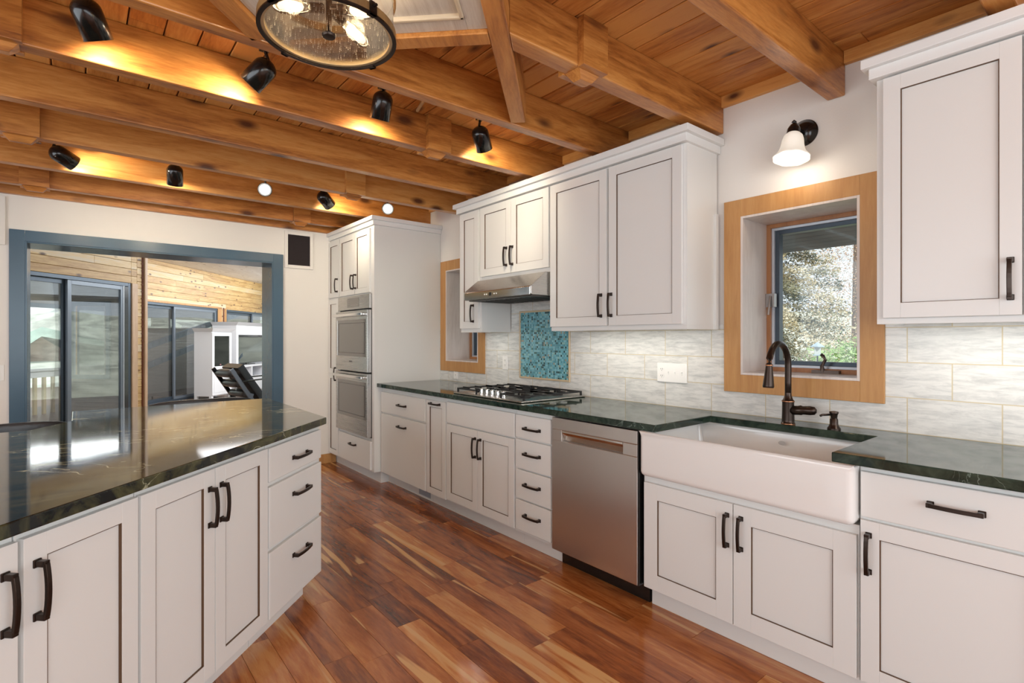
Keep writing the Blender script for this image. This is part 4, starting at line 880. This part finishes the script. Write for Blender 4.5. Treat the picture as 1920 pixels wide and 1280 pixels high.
# ================================================================= SUNROOM beyond the pass-through
mb = MB(); x = -5.0
while x < 7: mb.box(x, 5.955, -.03, x+.139, 19, 0); x += .14
struct(mb.build('floor_sunroom', plain('sunroom_floor', (.20, .13, .09), .4), bevel=.001))
def boards(mb, s0, s1, z0, z1, pitch=.10, y0=0, y1=.02, run=4.0):
    z = z0
    while z < z1-.001:
        zz = min(z+pitch, z1); s = s0
        while s < s1-.001:
            e_ = min(s+random.uniform(run*.6, run*1.4), s1)
            if s1-e_ < .3: e_ = s1
            mb.box(s, y0, z, e_-.001, y1, zz-.003); s = e_
        z += pitch
def wallframe(name, P, deg, parts, matn='pine', kind=True, pitch=.1, thick=.12, z=0):
    """local x runs along the wall away from the camera, y = outward (left), z up; parts = (s0,s1,z0,z1)"""
    t = bpy.data.objects.new(name, None); S.collection.objects.link(t); t.location = (P[0], P[1], z); t.rotation_euler = (0, 0, PI/2-math.radians(deg)); t['kind'] = 'structure'
    mb = MB()
    for p in parts: boards(mb, p[0], p[1], p[2], p[3], pitch)
    mb.build('pine_boards', matn, t, bevel=.003)
    mb = MB()
    for p in parts: mb.box(p[0], .02, p[2], p[1], thick, p[3])
    mb.build('backing', 'redwood', t); return t
PA = (-.40, 7.722); 
wa = wallframe('wall_sunroom_near', PA, 45, [(-3.2, 1.345, 2.055, 2.85), (1.44, 1.520, 0, 2.85), (1.345, 1.44, 2.055, 2.85), (-3.2, -2.4, 0, 2.055)], pitch=.095)
mb = MB(); mb.box(1.52, -.005, 0, 1.545, .12, 2.85)
for i in range(30): mb.box(1.512, -.012, .05+i*.095, 1.53, -.004, .065+i*.095)
mb.build('end_gap', 'redwood', wa)
mb = MB(); mb.box(1.545, -.03, 0, 1.59, .12, 2.85); mb.box(1.345, -.015, 0, 1.44, .10, 2.055); mb.build('door_trim', wood('pale_trim_wood', [(.3, (.42, .25, .14)), (.7, (.58, .40, .26))], 'Z', useattr=False), wa, bevel=.003)
# sliding door in near sunroom wall
dr = bpy.data.objects.new('door_1', None); S.collection.objects.link(dr); dr['kind'] = 'structure'; dr.location = (PA[0], PA[1], 0); dr.rotation_euler = (0, 0, PI/4)
def rail_frame(t, s0, s1, z0, z1, w_, y0, y1, matn, nm, glassy=None):
    mb = MB(); mb.box(s0, y0, z0, s0+w_, y1, z1); mb.box(s1-w_, y0, z0, s1, y1, z1); mb.box(s0+w_, y0, z0, s1-w_, y1, z0+w_); mb.box(s0+w_, y0, z1-w_, s1-w_, y1, z1)
    f = mb.build(nm, matn, t, bevel=.002)
    if glassy is not None:
        mb = MB(); mb.box(s0+w_, glassy, z0+w_, s1-w_, glassy+.005, z1-w_); mb.build('glass_pane', 'winglass', f)
    return f
rail_frame(dr, -2.4, 1.34, 0.0, 2.052, .045, .0, .10, 'alu', 'outer_frame')
rail_frame(dr, .445, 1.24, .045, 2.005, .05, .01, .04, 'midalu', 'sliding_sash', .022)
rail_frame(dr, -.9, .475, .045, 2.005, .05, .05, .08, 'alu', 'fixed_sash', .062)
rail_frame(dr, -2.35, -.87, .045, 2.005, .05, .05, .08, 'alu', 'fixed_sash', .062)
mb = MB(); mb.box(1.24, .0, .045, 1.30, .09, 2.0); mb.build('track_jamb', 'black', dr)
mb = MB(); mb.box(1.225, .004, .045, 1.24, .0095, 2.005); mb.build('white_edge', 'alulight', dr)
# far sunroom wall
PB = (1.049, 12.363); DB = 38.5
wb = wallframe('wall_sunroom_far', PB, DB, [(-1.75, 6.5, 2.03, 2.86), (2.66, 2.87, 0, 2.03), (-1.75, -1.7, 0, 2.03), (5.75, 6.5, 0, 2.03)], pitch=.125)
mb = MB(); mb.box(2.48, -.012, 0, 2.66, .06, 2.05); mb.box(2.80, -.012, 0, 2.87, .06, 2.05); mb.box(-1.7, -.012, 2.03, 2.66, .03, 2.07); mb.build('door_trim', 'casing', wb, bevel=.003)
mb = MB(); mb.box(2.72, -.014, 0, 2.76, -.004, 2.06); mb.build('end_gap', 'redwood', wb)
for i, (s0, sm, s1) in enumerate(((-1.7, .87, 2.48), (2.87, 4.29, 5.75))):
    d = bpy.data.objects.new('door_%d' % (i+2), None); S.collection.objects.link(d); d['kind'] = 'structure'; d.location = (PB[0], PB[1], 0); d.rotation_euler = (0, 0, PI/2-math.radians(DB))
    rail_frame(d, s0, s1, 0, 2.03, .05, 0, .10, 'alu', 'outer_frame'); rail_frame(d, s0+.05, sm+.05, .05, 1.98, .06, .05, .08, 'alu', 'fixed_sash', .062); rail_frame(d, sm-.05, s1-.05, .05, 1.98, .05, .01, .045, 'midalu', 'sliding_sash', .025)
# pale ceiling boards parallel to the far wall
mb = MB(); y = -9.0
while y < .12:
    s = -6.0 if y < -2.3 else -1.75
    while s < 8: e_ = s+random.uniform(1.5, 3); mb.box(s, y, 2.86, e_-.002, y+.122, 2.88); s = e_
    y += .125
o = struct(mb.build('ceiling_sunroom', 'pineceil', bevel=.003)); o.location = (PB[0], PB[1], 0); o.rotation_euler = (0, 0, PI/2-math.radians(DB))
for v in list(o.data.vertices):
    pass
lamp('sunroom_fill_top', 'AREA', (3.3, 10.2, 2.84), (0, 0, 0), 120, (.97, .98, 1), shape='RECTANGLE', size=2.8, size_y=5.0)  # fill lamp added under the ceiling to brighten the sunroom
lamp('sunroom_fill_side', 'AREA', (4.9, 11.0, 2.66), (0, PI/2+.12, 0), 130, (.95, .98, 1), shape='RECTANGLE', size=.3, size_y=8)  # added strip of fill light for the sunroom ceiling and walls, no real window
# hutch with glass door
def frame_bm(mb, x0, x1, z0, z1, y0, y1, w_): mb.box(x0, y0, z0, x0+w_, y1, z1); mb.box(x1-w_, y0, z0, x1, y1, z1); mb.box(x0+w_, y0, z0, x1-w_, y1, z0+w_); mb.box(x0+w_, y0, z1-w_, x1-w_, y1, z1)
hu = thing('display_hutch', 'white display hutch with a glass door in the sunroom', 'hutch', (2.23, 12.85, 0), PI/4)
HW, HD, HH = .66, .42, 1.46
mb = MB(); mb.box(0, .02, .07, .02, HD, HH); mb.box(HW-.02, .02, .07, HW, HD, HH); mb.box(.02, HD-.015, .07, HW-.02, HD, HH); mb.box(.02, .02, .07, HW-.02, HD-.015, .09); mb.box(.02, .02, .62, HW-.02, HD-.015, .64); mb.box(.02, .02, HH-.02, HW-.02, HD-.015, HH)
for xx in (0, HW-.06):
    for yy in (.02, HD-.06): mb.box(xx, yy, 0, xx+.06, yy+.06, .07)
mb.build('body', 'paintwhite', hu, bevel=.002)
mb = MB(); bm = mb.bm
lo = [(-.005, .0, HH), (HW+.005, .0, HH), (HW+.005, HD, HH), (-.005, HD, HH)]; hi = [(-.07, -.06, HH+.075), (HW+.07, -.06, HH+.075), (HW+.07, HD, HH+.075), (-.07, HD, HH+.075)]
v = [bm.verts.new(p) for p in lo+hi]
mb._col([bm.faces.new([v[i] for i in q]) for q in ((3,2,1,0),(4,5,6,7),(0,1,5,4),(1,2,6,5),(2,3,7,6),(3,0,4,7))], 0); mb.build('cornice', 'paintwhite', hu)
mb = MB(); frame_bm(mb, .0, HW, .64, HH-.02, 0, .02, .07); gd = mb.build('glass_door', 'paintwhite', hu, bevel=.002)
mb = MB(); mb.box(.07, .008, .71, HW-.07, .012, HH-.09); mb.build('glass_pane', 'clear', gd)
mb = MB(); mb.box(.0, .0, .09, HW, .019, .63); mb.box(.06, -.004, .14, HW-.06, .0, .58); mb.build('lower_door', 'paintwhite', hu, bevel=.003)
mb = MB(); mb.box(.02, .03, 1.09, HW-.02, HD-.02, 1.098); mb.build('glass_shelf', plain('shelf_glass', (.35, .45, .45), .1), hu)
o = MB(); o.lathe([(0, 0), (.05, 0), (.055, .01), (.03, .05), (.035, .07), (.02, .075), (0, .06)], seg=16); o = tag(o.build('glass_bowl', 'chrome', smooth=True), 'small silver bowl on the upper shelf of the display hutch', 'bowl'); o.location = Vector((2.23, 12.85, 1.099))+Matrix.Rotation(PI/4, 3, 'Z') @ Vector((.25, .2, 0))
o = MB(); o.box(-.15, -.04, 0, .15, .04, .012); o.tube([(-.1, 0, .02), (.12, 0, .05)], .012); o = tag(o.build('silver_tray', 'chrome'), 'small silver tray ornament on the upper shelf of the display hutch', 'ornament'); o.location = Vector((2.23, 12.85, 1.099))+Matrix.Rotation(PI/4, 3, 'Z') @ Vector((.45, .12, 0)); o.rotation_euler = (0, 0, .6)
fl_ = thing('flower_arrangement', 'small flower arrangement on the lower shelf of the display hutch', 'flowers', Vector((2.23, 12.85, .641))+Matrix.Rotation(PI/4, 3, 'Z') @ Vector((.24, .17, 0)))
mb = MB(); mb.lathe([(0, 0), (.05, 0), (.07, .06), (.05, .12), (0, .12)], seg=16); mb.build('vase', 'bluegrey', fl_, smooth=True)
fm = [plain('petal_yellow', (.55, .45, .15), .7), plain('petal_pink', (.55, .22, .25), .7), plain('leaf_green', (.15, .28, .1), .7)]
for k, mm_ in enumerate(fm):
    mb = MB()
    for i in range(14):
        p = Vector((random.gauss(0, .05), random.gauss(0, .05), .2+random.gauss(0, .04))); mb.lathe([(0, -.022), (.022, 0), (0, .022)], mx=Matrix.Translation(p), seg=6)
    mb.build(('yellow_petals', 'pink_petals', 'leaves')[k], mm_, fl_)
# entertainment unit
RE = PI/2-math.radians(DB)
eu = thing('entertainment_unit', 'white entertainment unit with open shelves behind the black lounge chair', 'entertainment unit', (2.87, 13.68, 0), RE)
EW, ED, EH = 2.4, .56, 1.62
mb = MB(); mb.box(0, 0, 0, .10, ED, EH); mb.box(EW-.1, 0, 0, EW, ED, EH); mb.box(.1, ED-.02, 0, EW-.1, ED, EH); mb.box(.1, 0, EH-.22, EW-.1, ED-.02, EH); mb.box(.1, 0, .62, EW-.1, ED-.02, .66); mb.box(.1, .02, 0, EW-.1, ED-.02, .38)
for xx in (.75, 1.4, 2.0): mb.box(xx, 0, .38, xx+.05, ED-.02, .62)
mb.build('body', 'paintwhite', eu, bevel=.003)
mb = MB(); bm = mb.bm; lo = [(-.0, .0, EH), (EW, .0, EH), (EW, ED, EH), (0, ED, EH)]; hi = [(-.09, -.09, EH+.08), (EW+.08, -.09, EH+.08), (EW+.08, ED, EH+.08), (-.09, ED, EH+.08)]
v = [bm.verts.new(p) for p in lo+hi]
mb._col([bm.faces.new([v[i] for i in q]) for q in ((3,2,1,0),(4,5,6,7),(0,1,5,4),(1,2,6,5),(2,3,7,6),(3,0,4,7))], 0); mb.build('cornice', 'paintwhite', eu)
for i, xx in enumerate((.12, .74, 1.36, 1.96)):
    mb = MB(); mb.box(xx, 0.0, .04, xx+.58, .019, .35); mb.box(xx+.06, -.003, .09, xx+.52, .0, .30); mb.build('door', 'paintwhite', eu, bevel=.002)
tv = thing('television', 'dark flat television standing inside the white entertainment unit', 'television', Vector((2.87, 13.68, .66))+Matrix.Rotation(RE, 3, 'Z') @ Vector((1.0, .22, 0)), RE-.05)
mb = MB(); mb.box(-.78, 0, .04, .78, .05, .70); mb.build('case', 'black', tv, bevel=.004); mb = MB(); mb.box(-.76, -.003, .06, .76, -.0005, .68); mb.build('screen', plain('dark_screen', (.02, .025, .025), .08, coat=1), tv); mb = MB(); mb.box(-.25, -.06, 0, .25, .14, .02); mb.box(-.05, .0, .02, .05, .03, .05); mb.build('stand', 'black', tv)
o = MB(); 
for i in range(26): 
    a_ = random.uniform(0, 2*PI); o.tube([(0, 0, .1), (.12*math.cos(a_), .12*math.sin(a_), random.uniform(.2, .32))], .006, seg=5)
o.lathe([(0, 0), (.05, 0), (.06, .1), (0, .1)], seg=12)
o = tag(o.build('potted_plant', plain('dusty_plant', (.10, .14, .17), .7)), 'small dark spiky plant in front of the television', 'plant'); o.location = Vector((2.87, 13.68, .66))+Matrix.Rotation(RE, 3, 'Z') @ Vector((.28, .12, 0))
# lounge chair
lc = thing('lounge_chair', 'black leather lounge chair with slatted back and wooden frame in the sunroom', 'chair', (2.34, 9.22, 0), .25)
# local: x = forward (facing right in the photo), y = across (away), z up ; width .62
LW = .60
def bar(mb, p, q_, w_, h_): mb.sweep([p, q_], [(-w_/2, -h_/2), (w_/2, -h_/2), (w_/2, h_/2), (-w_/2, h_/2)])
for yy, mt_, nm in ((0, 'greyblue_frame', 'back_rail'), (LW, 'black', 'back_rail')):  # near side of the black frame: reflected light put into its grey colour
    mb = MB(); bar(mb, (-.52, yy, .84), (-.06, yy, .13), .03, .06); mb.build(nm, mt_, lc, bevel=.004)
    mb = MB(); bar(mb, (-.36, yy, .645), (.42, yy, .68), .055, .022); mb.build('armrest', 'black', lc, bevel=.005)
    mb = MB(); bar(mb, (.38, yy, .67), (.42, yy, .0), .035, .06); bar(mb, (-.20, yy, .44), (-.34, yy, 0), .035, .06); bar(mb, (-.10, yy, .27), (.42, yy, .33), .035, .06); mb.build('leg', mt_, lc, bevel=.004)
for i in range(4):
    f = (i+.5)/4; cx_, cz_ = -.515+.43*f, .85-.66*f; mb = MB(); pts = [(cx_-.0, .04+LW*.87*j/6, cz_+.0) for j in range(7)]
    mb.tube(pts, .08, seg=12, radii=[.05, .066, .07, .07, .07, .066, .05]); mb.build('back_cushion_roll', 'leather', lc, smooth='all')
mb = MB(); mb.sweep([(-.06, LW/2, .34), (.15, LW/2, .37), (.42, LW/2, .42), (.52, LW/2, .40)], [(-.26, -.06), (.26, -.06), (.27, .0), (.25, .06), (-.25, .06), (-.27, 0)]); mb.build('seat_cushion', 'leather', lc, smooth=True, bevel=.02)
mb = MB(); mb.sweep([(-.36, LW/2, .88), (-.27, LW/2, .74), (-.10, LW/2, .50), (-.02, LW/2, .38)], [(-.26, -.05), (.26, -.05), (.27, .0), (.25, .06), (-.25, .06), (-.27, 0)], up=Vector((1, 0, .3))); mb.build('back_cushion', 'leather', lc, smooth=True, bevel=.02)
# pendant lamp corner visible at right of doorway
# ================================================================= OUTSIDE beyond the sunroom doors
def rot45(p, s=0): return p
ext = Matrix.Rotation(PI/4, 4, 'Z')
def smax(y):      # how far along the boards can run before they meet the stepped house wall
    return 1.53 if y < 1.12 else (1.57+(y-1.12)*1.05 if y < 2.06 else min(7.0, 2.5+(y-2.06)/.114))
t = thing('deck', 'grey outdoor deck beyond the sliding glass door', 'deck', (PA[0], PA[1], 0), PI/4)
mb = MB(); y = .13
while y < 3.5: mb.box(-6, y, -.24, smax(y), y+.14, -.2); y += .145
mb.build('deck_board', 'deck', t, bevel=.003)
t = thing('porch_roof', 'grey-green boarded porch roof beyond the sliding glass door', 'roof', (PA[0], PA[1], 0), PI/4)
mb = MB(); y = .13
while y < 4.6:
    z_ = 2.22-.045*y; mb.prism([(y, z_), (y+.108, z_-.005), (y+.108, z_+.03), (y, z_+.035)], -5, smax(y), axis='X'); y += .115
mb.build('roof_board', 'soffit', t, bevel=.004)
mb = MB(); mb.box(-5, 4.6, 1.93, 7, 4.66, 2.05); mb.build('fascia', 'bluegrey', t)
rl = thing('deck_railing', 'white-topped deck railing with pale wooden balusters', 'railing', (PA[0], PA[1], -.2), PI/4)
mb = MB(); mb.box(-4, 3.26, .95, 5.2, 3.40, .99); mb.box(-4, 3.31, .84, 5.2, 3.35, .95); mb.build('top_rail', 'paintwhite', rl, bevel=.004)
proto = None
for i in range(56):
    if proto is None:
        mb = MB(); mb.box(-3.95, 3.31, .0, -3.90, 3.35, .84); proto = mb.build('baluster', plain('pale_yellow_wood', (.66, .52, .30), .6), rl)
    else: c = proto.copy(); S.collection.objects.link(c); c.parent = rl; c.location = (i*.163, 0, 0)
# connecting wall between the two sunroom walls: siding outside, with a window in it
sw = bpy.data.objects.new('wall_exterior', None); S.collection.objects.link(sw); sw['kind'] = 'structure'; sw.location = (PA[0]+1.60/r2, PA[1]+1.60/r2, 0); sw.rotation_euler = (0, 0, PI/4+PI/2)
ws0, ws1, wz0, wz1 = .58, 1.04, .82, 1.77; WE = 1.10
cells = ((.13, ws0, 0, 2.86), (ws1, WE, 0, 2.86), (ws0, ws1, 0, wz0), (ws0, ws1, wz1, 2.86))
mb = MB()
for a_, b_, c_2, d_ in cells: boards(mb, a_, b_, c_2, d_, .062, .03, .05, 4)
mb.build('siding', 'siding', sw, bevel=.003)
mb = MB()
for a_, b_, c_2, d_ in cells: boards(mb, a_, b_, c_2, d_, .12, .0, .03, 4)
mb.build('inner_board', 'pine', sw, bevel=.003)
wf = bpy.data.objects.new('window_3', None); S.collection.objects.link(wf); wf['kind'] = 'structure'; wf.location = sw.location; wf.rotation_euler = sw.rotation_euler
rail_frame(wf, ws0-.10, ws1+.03, wz0-.06, wz1+.06, .06, .052, .075, 'bluegrey', 'frame', None)
# second leg of the connecting wall, running away to the far sunroom wall
q0 = Vector((PA[0]+(1.57-1.10)/r2, PA[1]+(1.57+1.10)/r2)); q1 = Vector((PB[0]-1.75*math.sin(math.radians(DB)), PB[1]-1.75*math.cos(math.radians(DB)))); dq = q1-q0
sw2 = bpy.data.objects.new('wall_exterior_return', None); S.collection.objects.link(sw2); sw2['kind'] = 'structure'; sw2.location = (q0.x, q0.y, 0); sw2.rotation_euler = (0, 0, math.atan2(dq.y, dq.x))
mb = MB(); boards(mb, 0, dq.length, 0, 2.86, .062, -.0, .03, 4); mb.build('siding', 'siding', sw2, bevel=.003)
# siding of the neighbouring wing seen through the far doors
s2 = bpy.data.objects.new('wall_exterior_wing', None); S.collection.objects.link(s2); s2['kind'] = 'structure'; s2.location = (PB[0], PB[1], 0); s2.rotation_euler = (0, 0, PI/2-math.radians(DB))
mb = MB(); boards(mb, 1.1, 8, 0, 1.60, .075, 1.5, 1.53, 4); boards(mb, 1.1, 8, 1.80, 2.7, .075, 1.5, 1.53, 4)
for a_, b_ in ((1.1, 1.45), (2.4, 3.1), (5, 5.4)): boards(mb, a_, b_, 1.6, 1.8, .075, 1.5, 1.53, 4)
mb.build('siding', 'siding', s2, bevel=.003)
for (za, zb, sa, sb, lab) in ((.85, 2.05, 1.1, 6.5, 'upper light blue stair stringer on the siding outside the sunroom'), (.42, 1.60, 1.2, 6.5, 'lower light blue stair stringer on the siding outside the sunroom')):
    sy_ = 1.48; mb = MB(); mb.prism([(sa, za), (sb, zb), (sb, zb+.14), (sa, za+.14)][::1], sy_-.12, sy_-.06, axis='Y')
    for i in range(22): 
        f = (i+.5)/22; mb.box(sa+(sb-sa)*f-.005, sy_-.125, za+(zb-za)*f+.03, sa+(sb-sa)*f+.005, sy_-.06, za+(zb-za)*f+.12, mat=1)
    o = tag(mb.build('stair_stringer', ['bluegrey', 'alu']), lab, 'stair stringer'); o.location = (PB[0], PB[1], 0); o.rotation_euler = (0, 0, PI/2-math.radians(DB))
# hillside and neighbour's mint-roofed shed
def terrain(name, pts_fn, nx, ny, matn, label):
    mb = MB(); bm = mb.bm; vs = [[bm.verts.new(pts_fn(i/nx, j/ny)) for j in range(ny+1)] for i in range(nx+1)]
    fs = [bm.faces.new((vs[i][j], vs[i+1][j], vs[i+1][j+1], vs[i][j+1])) for i in range(nx) for j in range(ny)]
    mb._col(fs, 0); return tag(mb.build(name, matn, smooth='all'), label, 'hillside', kind='structure')
hill = plain('straw_hillside', (.58, .62, .56), .95, var=.35, bscale=1.3, bump=.5)
from mathutils import noise
terrain('ground_far', lambda a, b: (-60+90*a, 16+60*b, -1.5+22*b**1.2+1.2*noise.noise(Vector((a*14, b*14, 3)))), 60, 50, hill, 'pale wooded hillside beyond the deck')
sh = thing('garden_shed', 'brown shed with a mint-green roof beyond the deck railing', 'shed', (-.95, 24.0, -1.6), .05)
mb = MB(); mb.prism([(-1.25, 0), (1.6, 0), (1.6, 1.75), (0, 2.95), (-1.25, 2.0)], 0, 3, axis='Y'); mb.build('shed_wall', plain('brown_shed', (.30, .19, .15), .8, var=.25, bscale=3), sh)
mb = MB(); mb.prism([(-1.7, 1.45), (-1.1, 2.05), (0, 2.98), (2.0, 2.55), (2.0, 2.70), (0, 3.30), (-1.2, 2.55), (-1.75, 1.62)], -.5, 3.2, axis='Y'); mb.build('shed_roof', plain('mint_roof', (.50, .66, .58), .6, var=.15, bscale=3), sh)
# ================================================================= OUTSIDE the sink window
mb = MB()
for i in range(8):
    mb.box(3.135+i*.14, -4, 1.985-.0*i, 3.272+i*.14, 9, 2.03)
so = tag(mb.build('roof_overhang', 'concrete', bevel=.004), 'dark boarded roof overhang outside the kitchen window', 'roof'); 
terrain('ground_side', lambda a, b: (3.6+50*a, -30+70*b, -2.0+5.5*a+1.0*noise.noise(Vector((a*12, b*16, 8)))), 40, 50, plain('pale_ground', (.50, .52, .44), .95, var=.35, bscale=.8), 'pale grassy slope outside the kitchen window')
def tree(name, label, loc, h, rad, cols, n, kind='conifer', lean=0):
    t = thing(name, label, 'tree', loc)
    mb = MB(); mb.tube([(0, 0, 0), (0, 0, h*.9)], .1, seg=8, radii=[.12, .03]); mb.build('trunk', plain('bark', (.16, .12, .10), .9), t)
    for ci, col in enumerate(cols):
        mb = MB(); bm = mb.bm; rnd = random.Random(hash(label) % 1000+ci if False else len(label)*7+ci); fs = []
        nb = int(h*11)
        for _ in range(n):
            if kind == 'conifer':
                k = rnd.randrange(nb); zb = h*(.05+.93*k/nb); a = (k*2.399+ci*.7) % (2*PI); rmax = rad*(1-zb/h)*1.0+.12
                rr = rmax*rnd.random()**.7; p = Vector((rr*math.cos(a+rnd.gauss(0, .09)), rr*math.sin(a+rnd.gauss(0, .09)), zb-.22*rr+rnd.gauss(0, .05)))
                s_ = rnd.uniform(.012, .034)
            else:
                a = rnd.uniform(0, 2*PI); u_ = rnd.uniform(-1, 1); rr = rnd.random()**.4
                k = rnd.randrange(30); cc = Vector((math.cos(k*2.4)*rad*.55, math.sin(k*2.4)*rad*.55, h*(.25+.7*(k/30))))
                p = cc+Vector((rnd.gauss(0, 1), rnd.gauss(0, 1), rnd.gauss(0, .8)))*rad*.22; s_ = rnd.uniform(.010, .028)
            d1 = Vector((rnd.gauss(0, 1), rnd.gauss(0, 1), rnd.gauss(0, .5))).normalized()*s_; d2 = Vector((rnd.gauss(0, 1), rnd.gauss(0, 1), rnd.gauss(0, 1))).normalized()*s_*.5
            v = [bm.verts.new(p+q_) for q_ in (-d1, d2, d1, -d2)]; fs.append(bm.faces.new(v))
        mb._col(fs, 0); mb.build('foliage', plain('foliage_%s_%d' % (name, ci), col, .8), t)
    return t
tree('conifer_tree', 'tall tan and grey-green conifer outside the kitchen window', (9.8, 4.35, -1.4), 6.6, 2.1, [(.50, .41, .24), (.11, .13, .10), (.62, .55, .40), (.28, .27, .17)], 26000)
tree('bare_tree', 'reddish-brown twiggy tree right of the conifer outside the window', (13.6, 4.35, -.2), 4.4, 1.2, [(.55, .32, .19), (.50, .42, .32)], 9000, 'round')
tree('green_shrub', 'bright green shrub low in the kitchen window view', (7.6, 2.45, -1.0), 2.3, .55, [(.22, .38, .12), (.42, .56, .26)], 12000, 'round')
lf = thing('bird_feeder', 'small roofed bird feeder hanging outside the kitchen window', 'bird feeder', (6.0, 2.27, 1.20), .4)
lf.scale = (.6, .6, .6)
mb = MB(); mb.box(-.07, -.07, -.10, .07, .07, -.08); mb.build('tray', 'bluegrey', lf); mb = MB(); mb.box(-.05, -.05, -.08, .05, .05, .06); mb.build('lantern_glass', plain('feeder_pane', (.55, .6, .6), .2), lf)
mb = MB(); mb.lathe([(0, .14), (.11, .06), (.11, .05), (0, .06)], seg=4); mb.build('feeder_roof', 'bluegrey', lf); mb = MB(); mb.tube([(0, 0, -.1), (0, 0, -2.0)], .012); mb.build('pole', 'alu', lf)
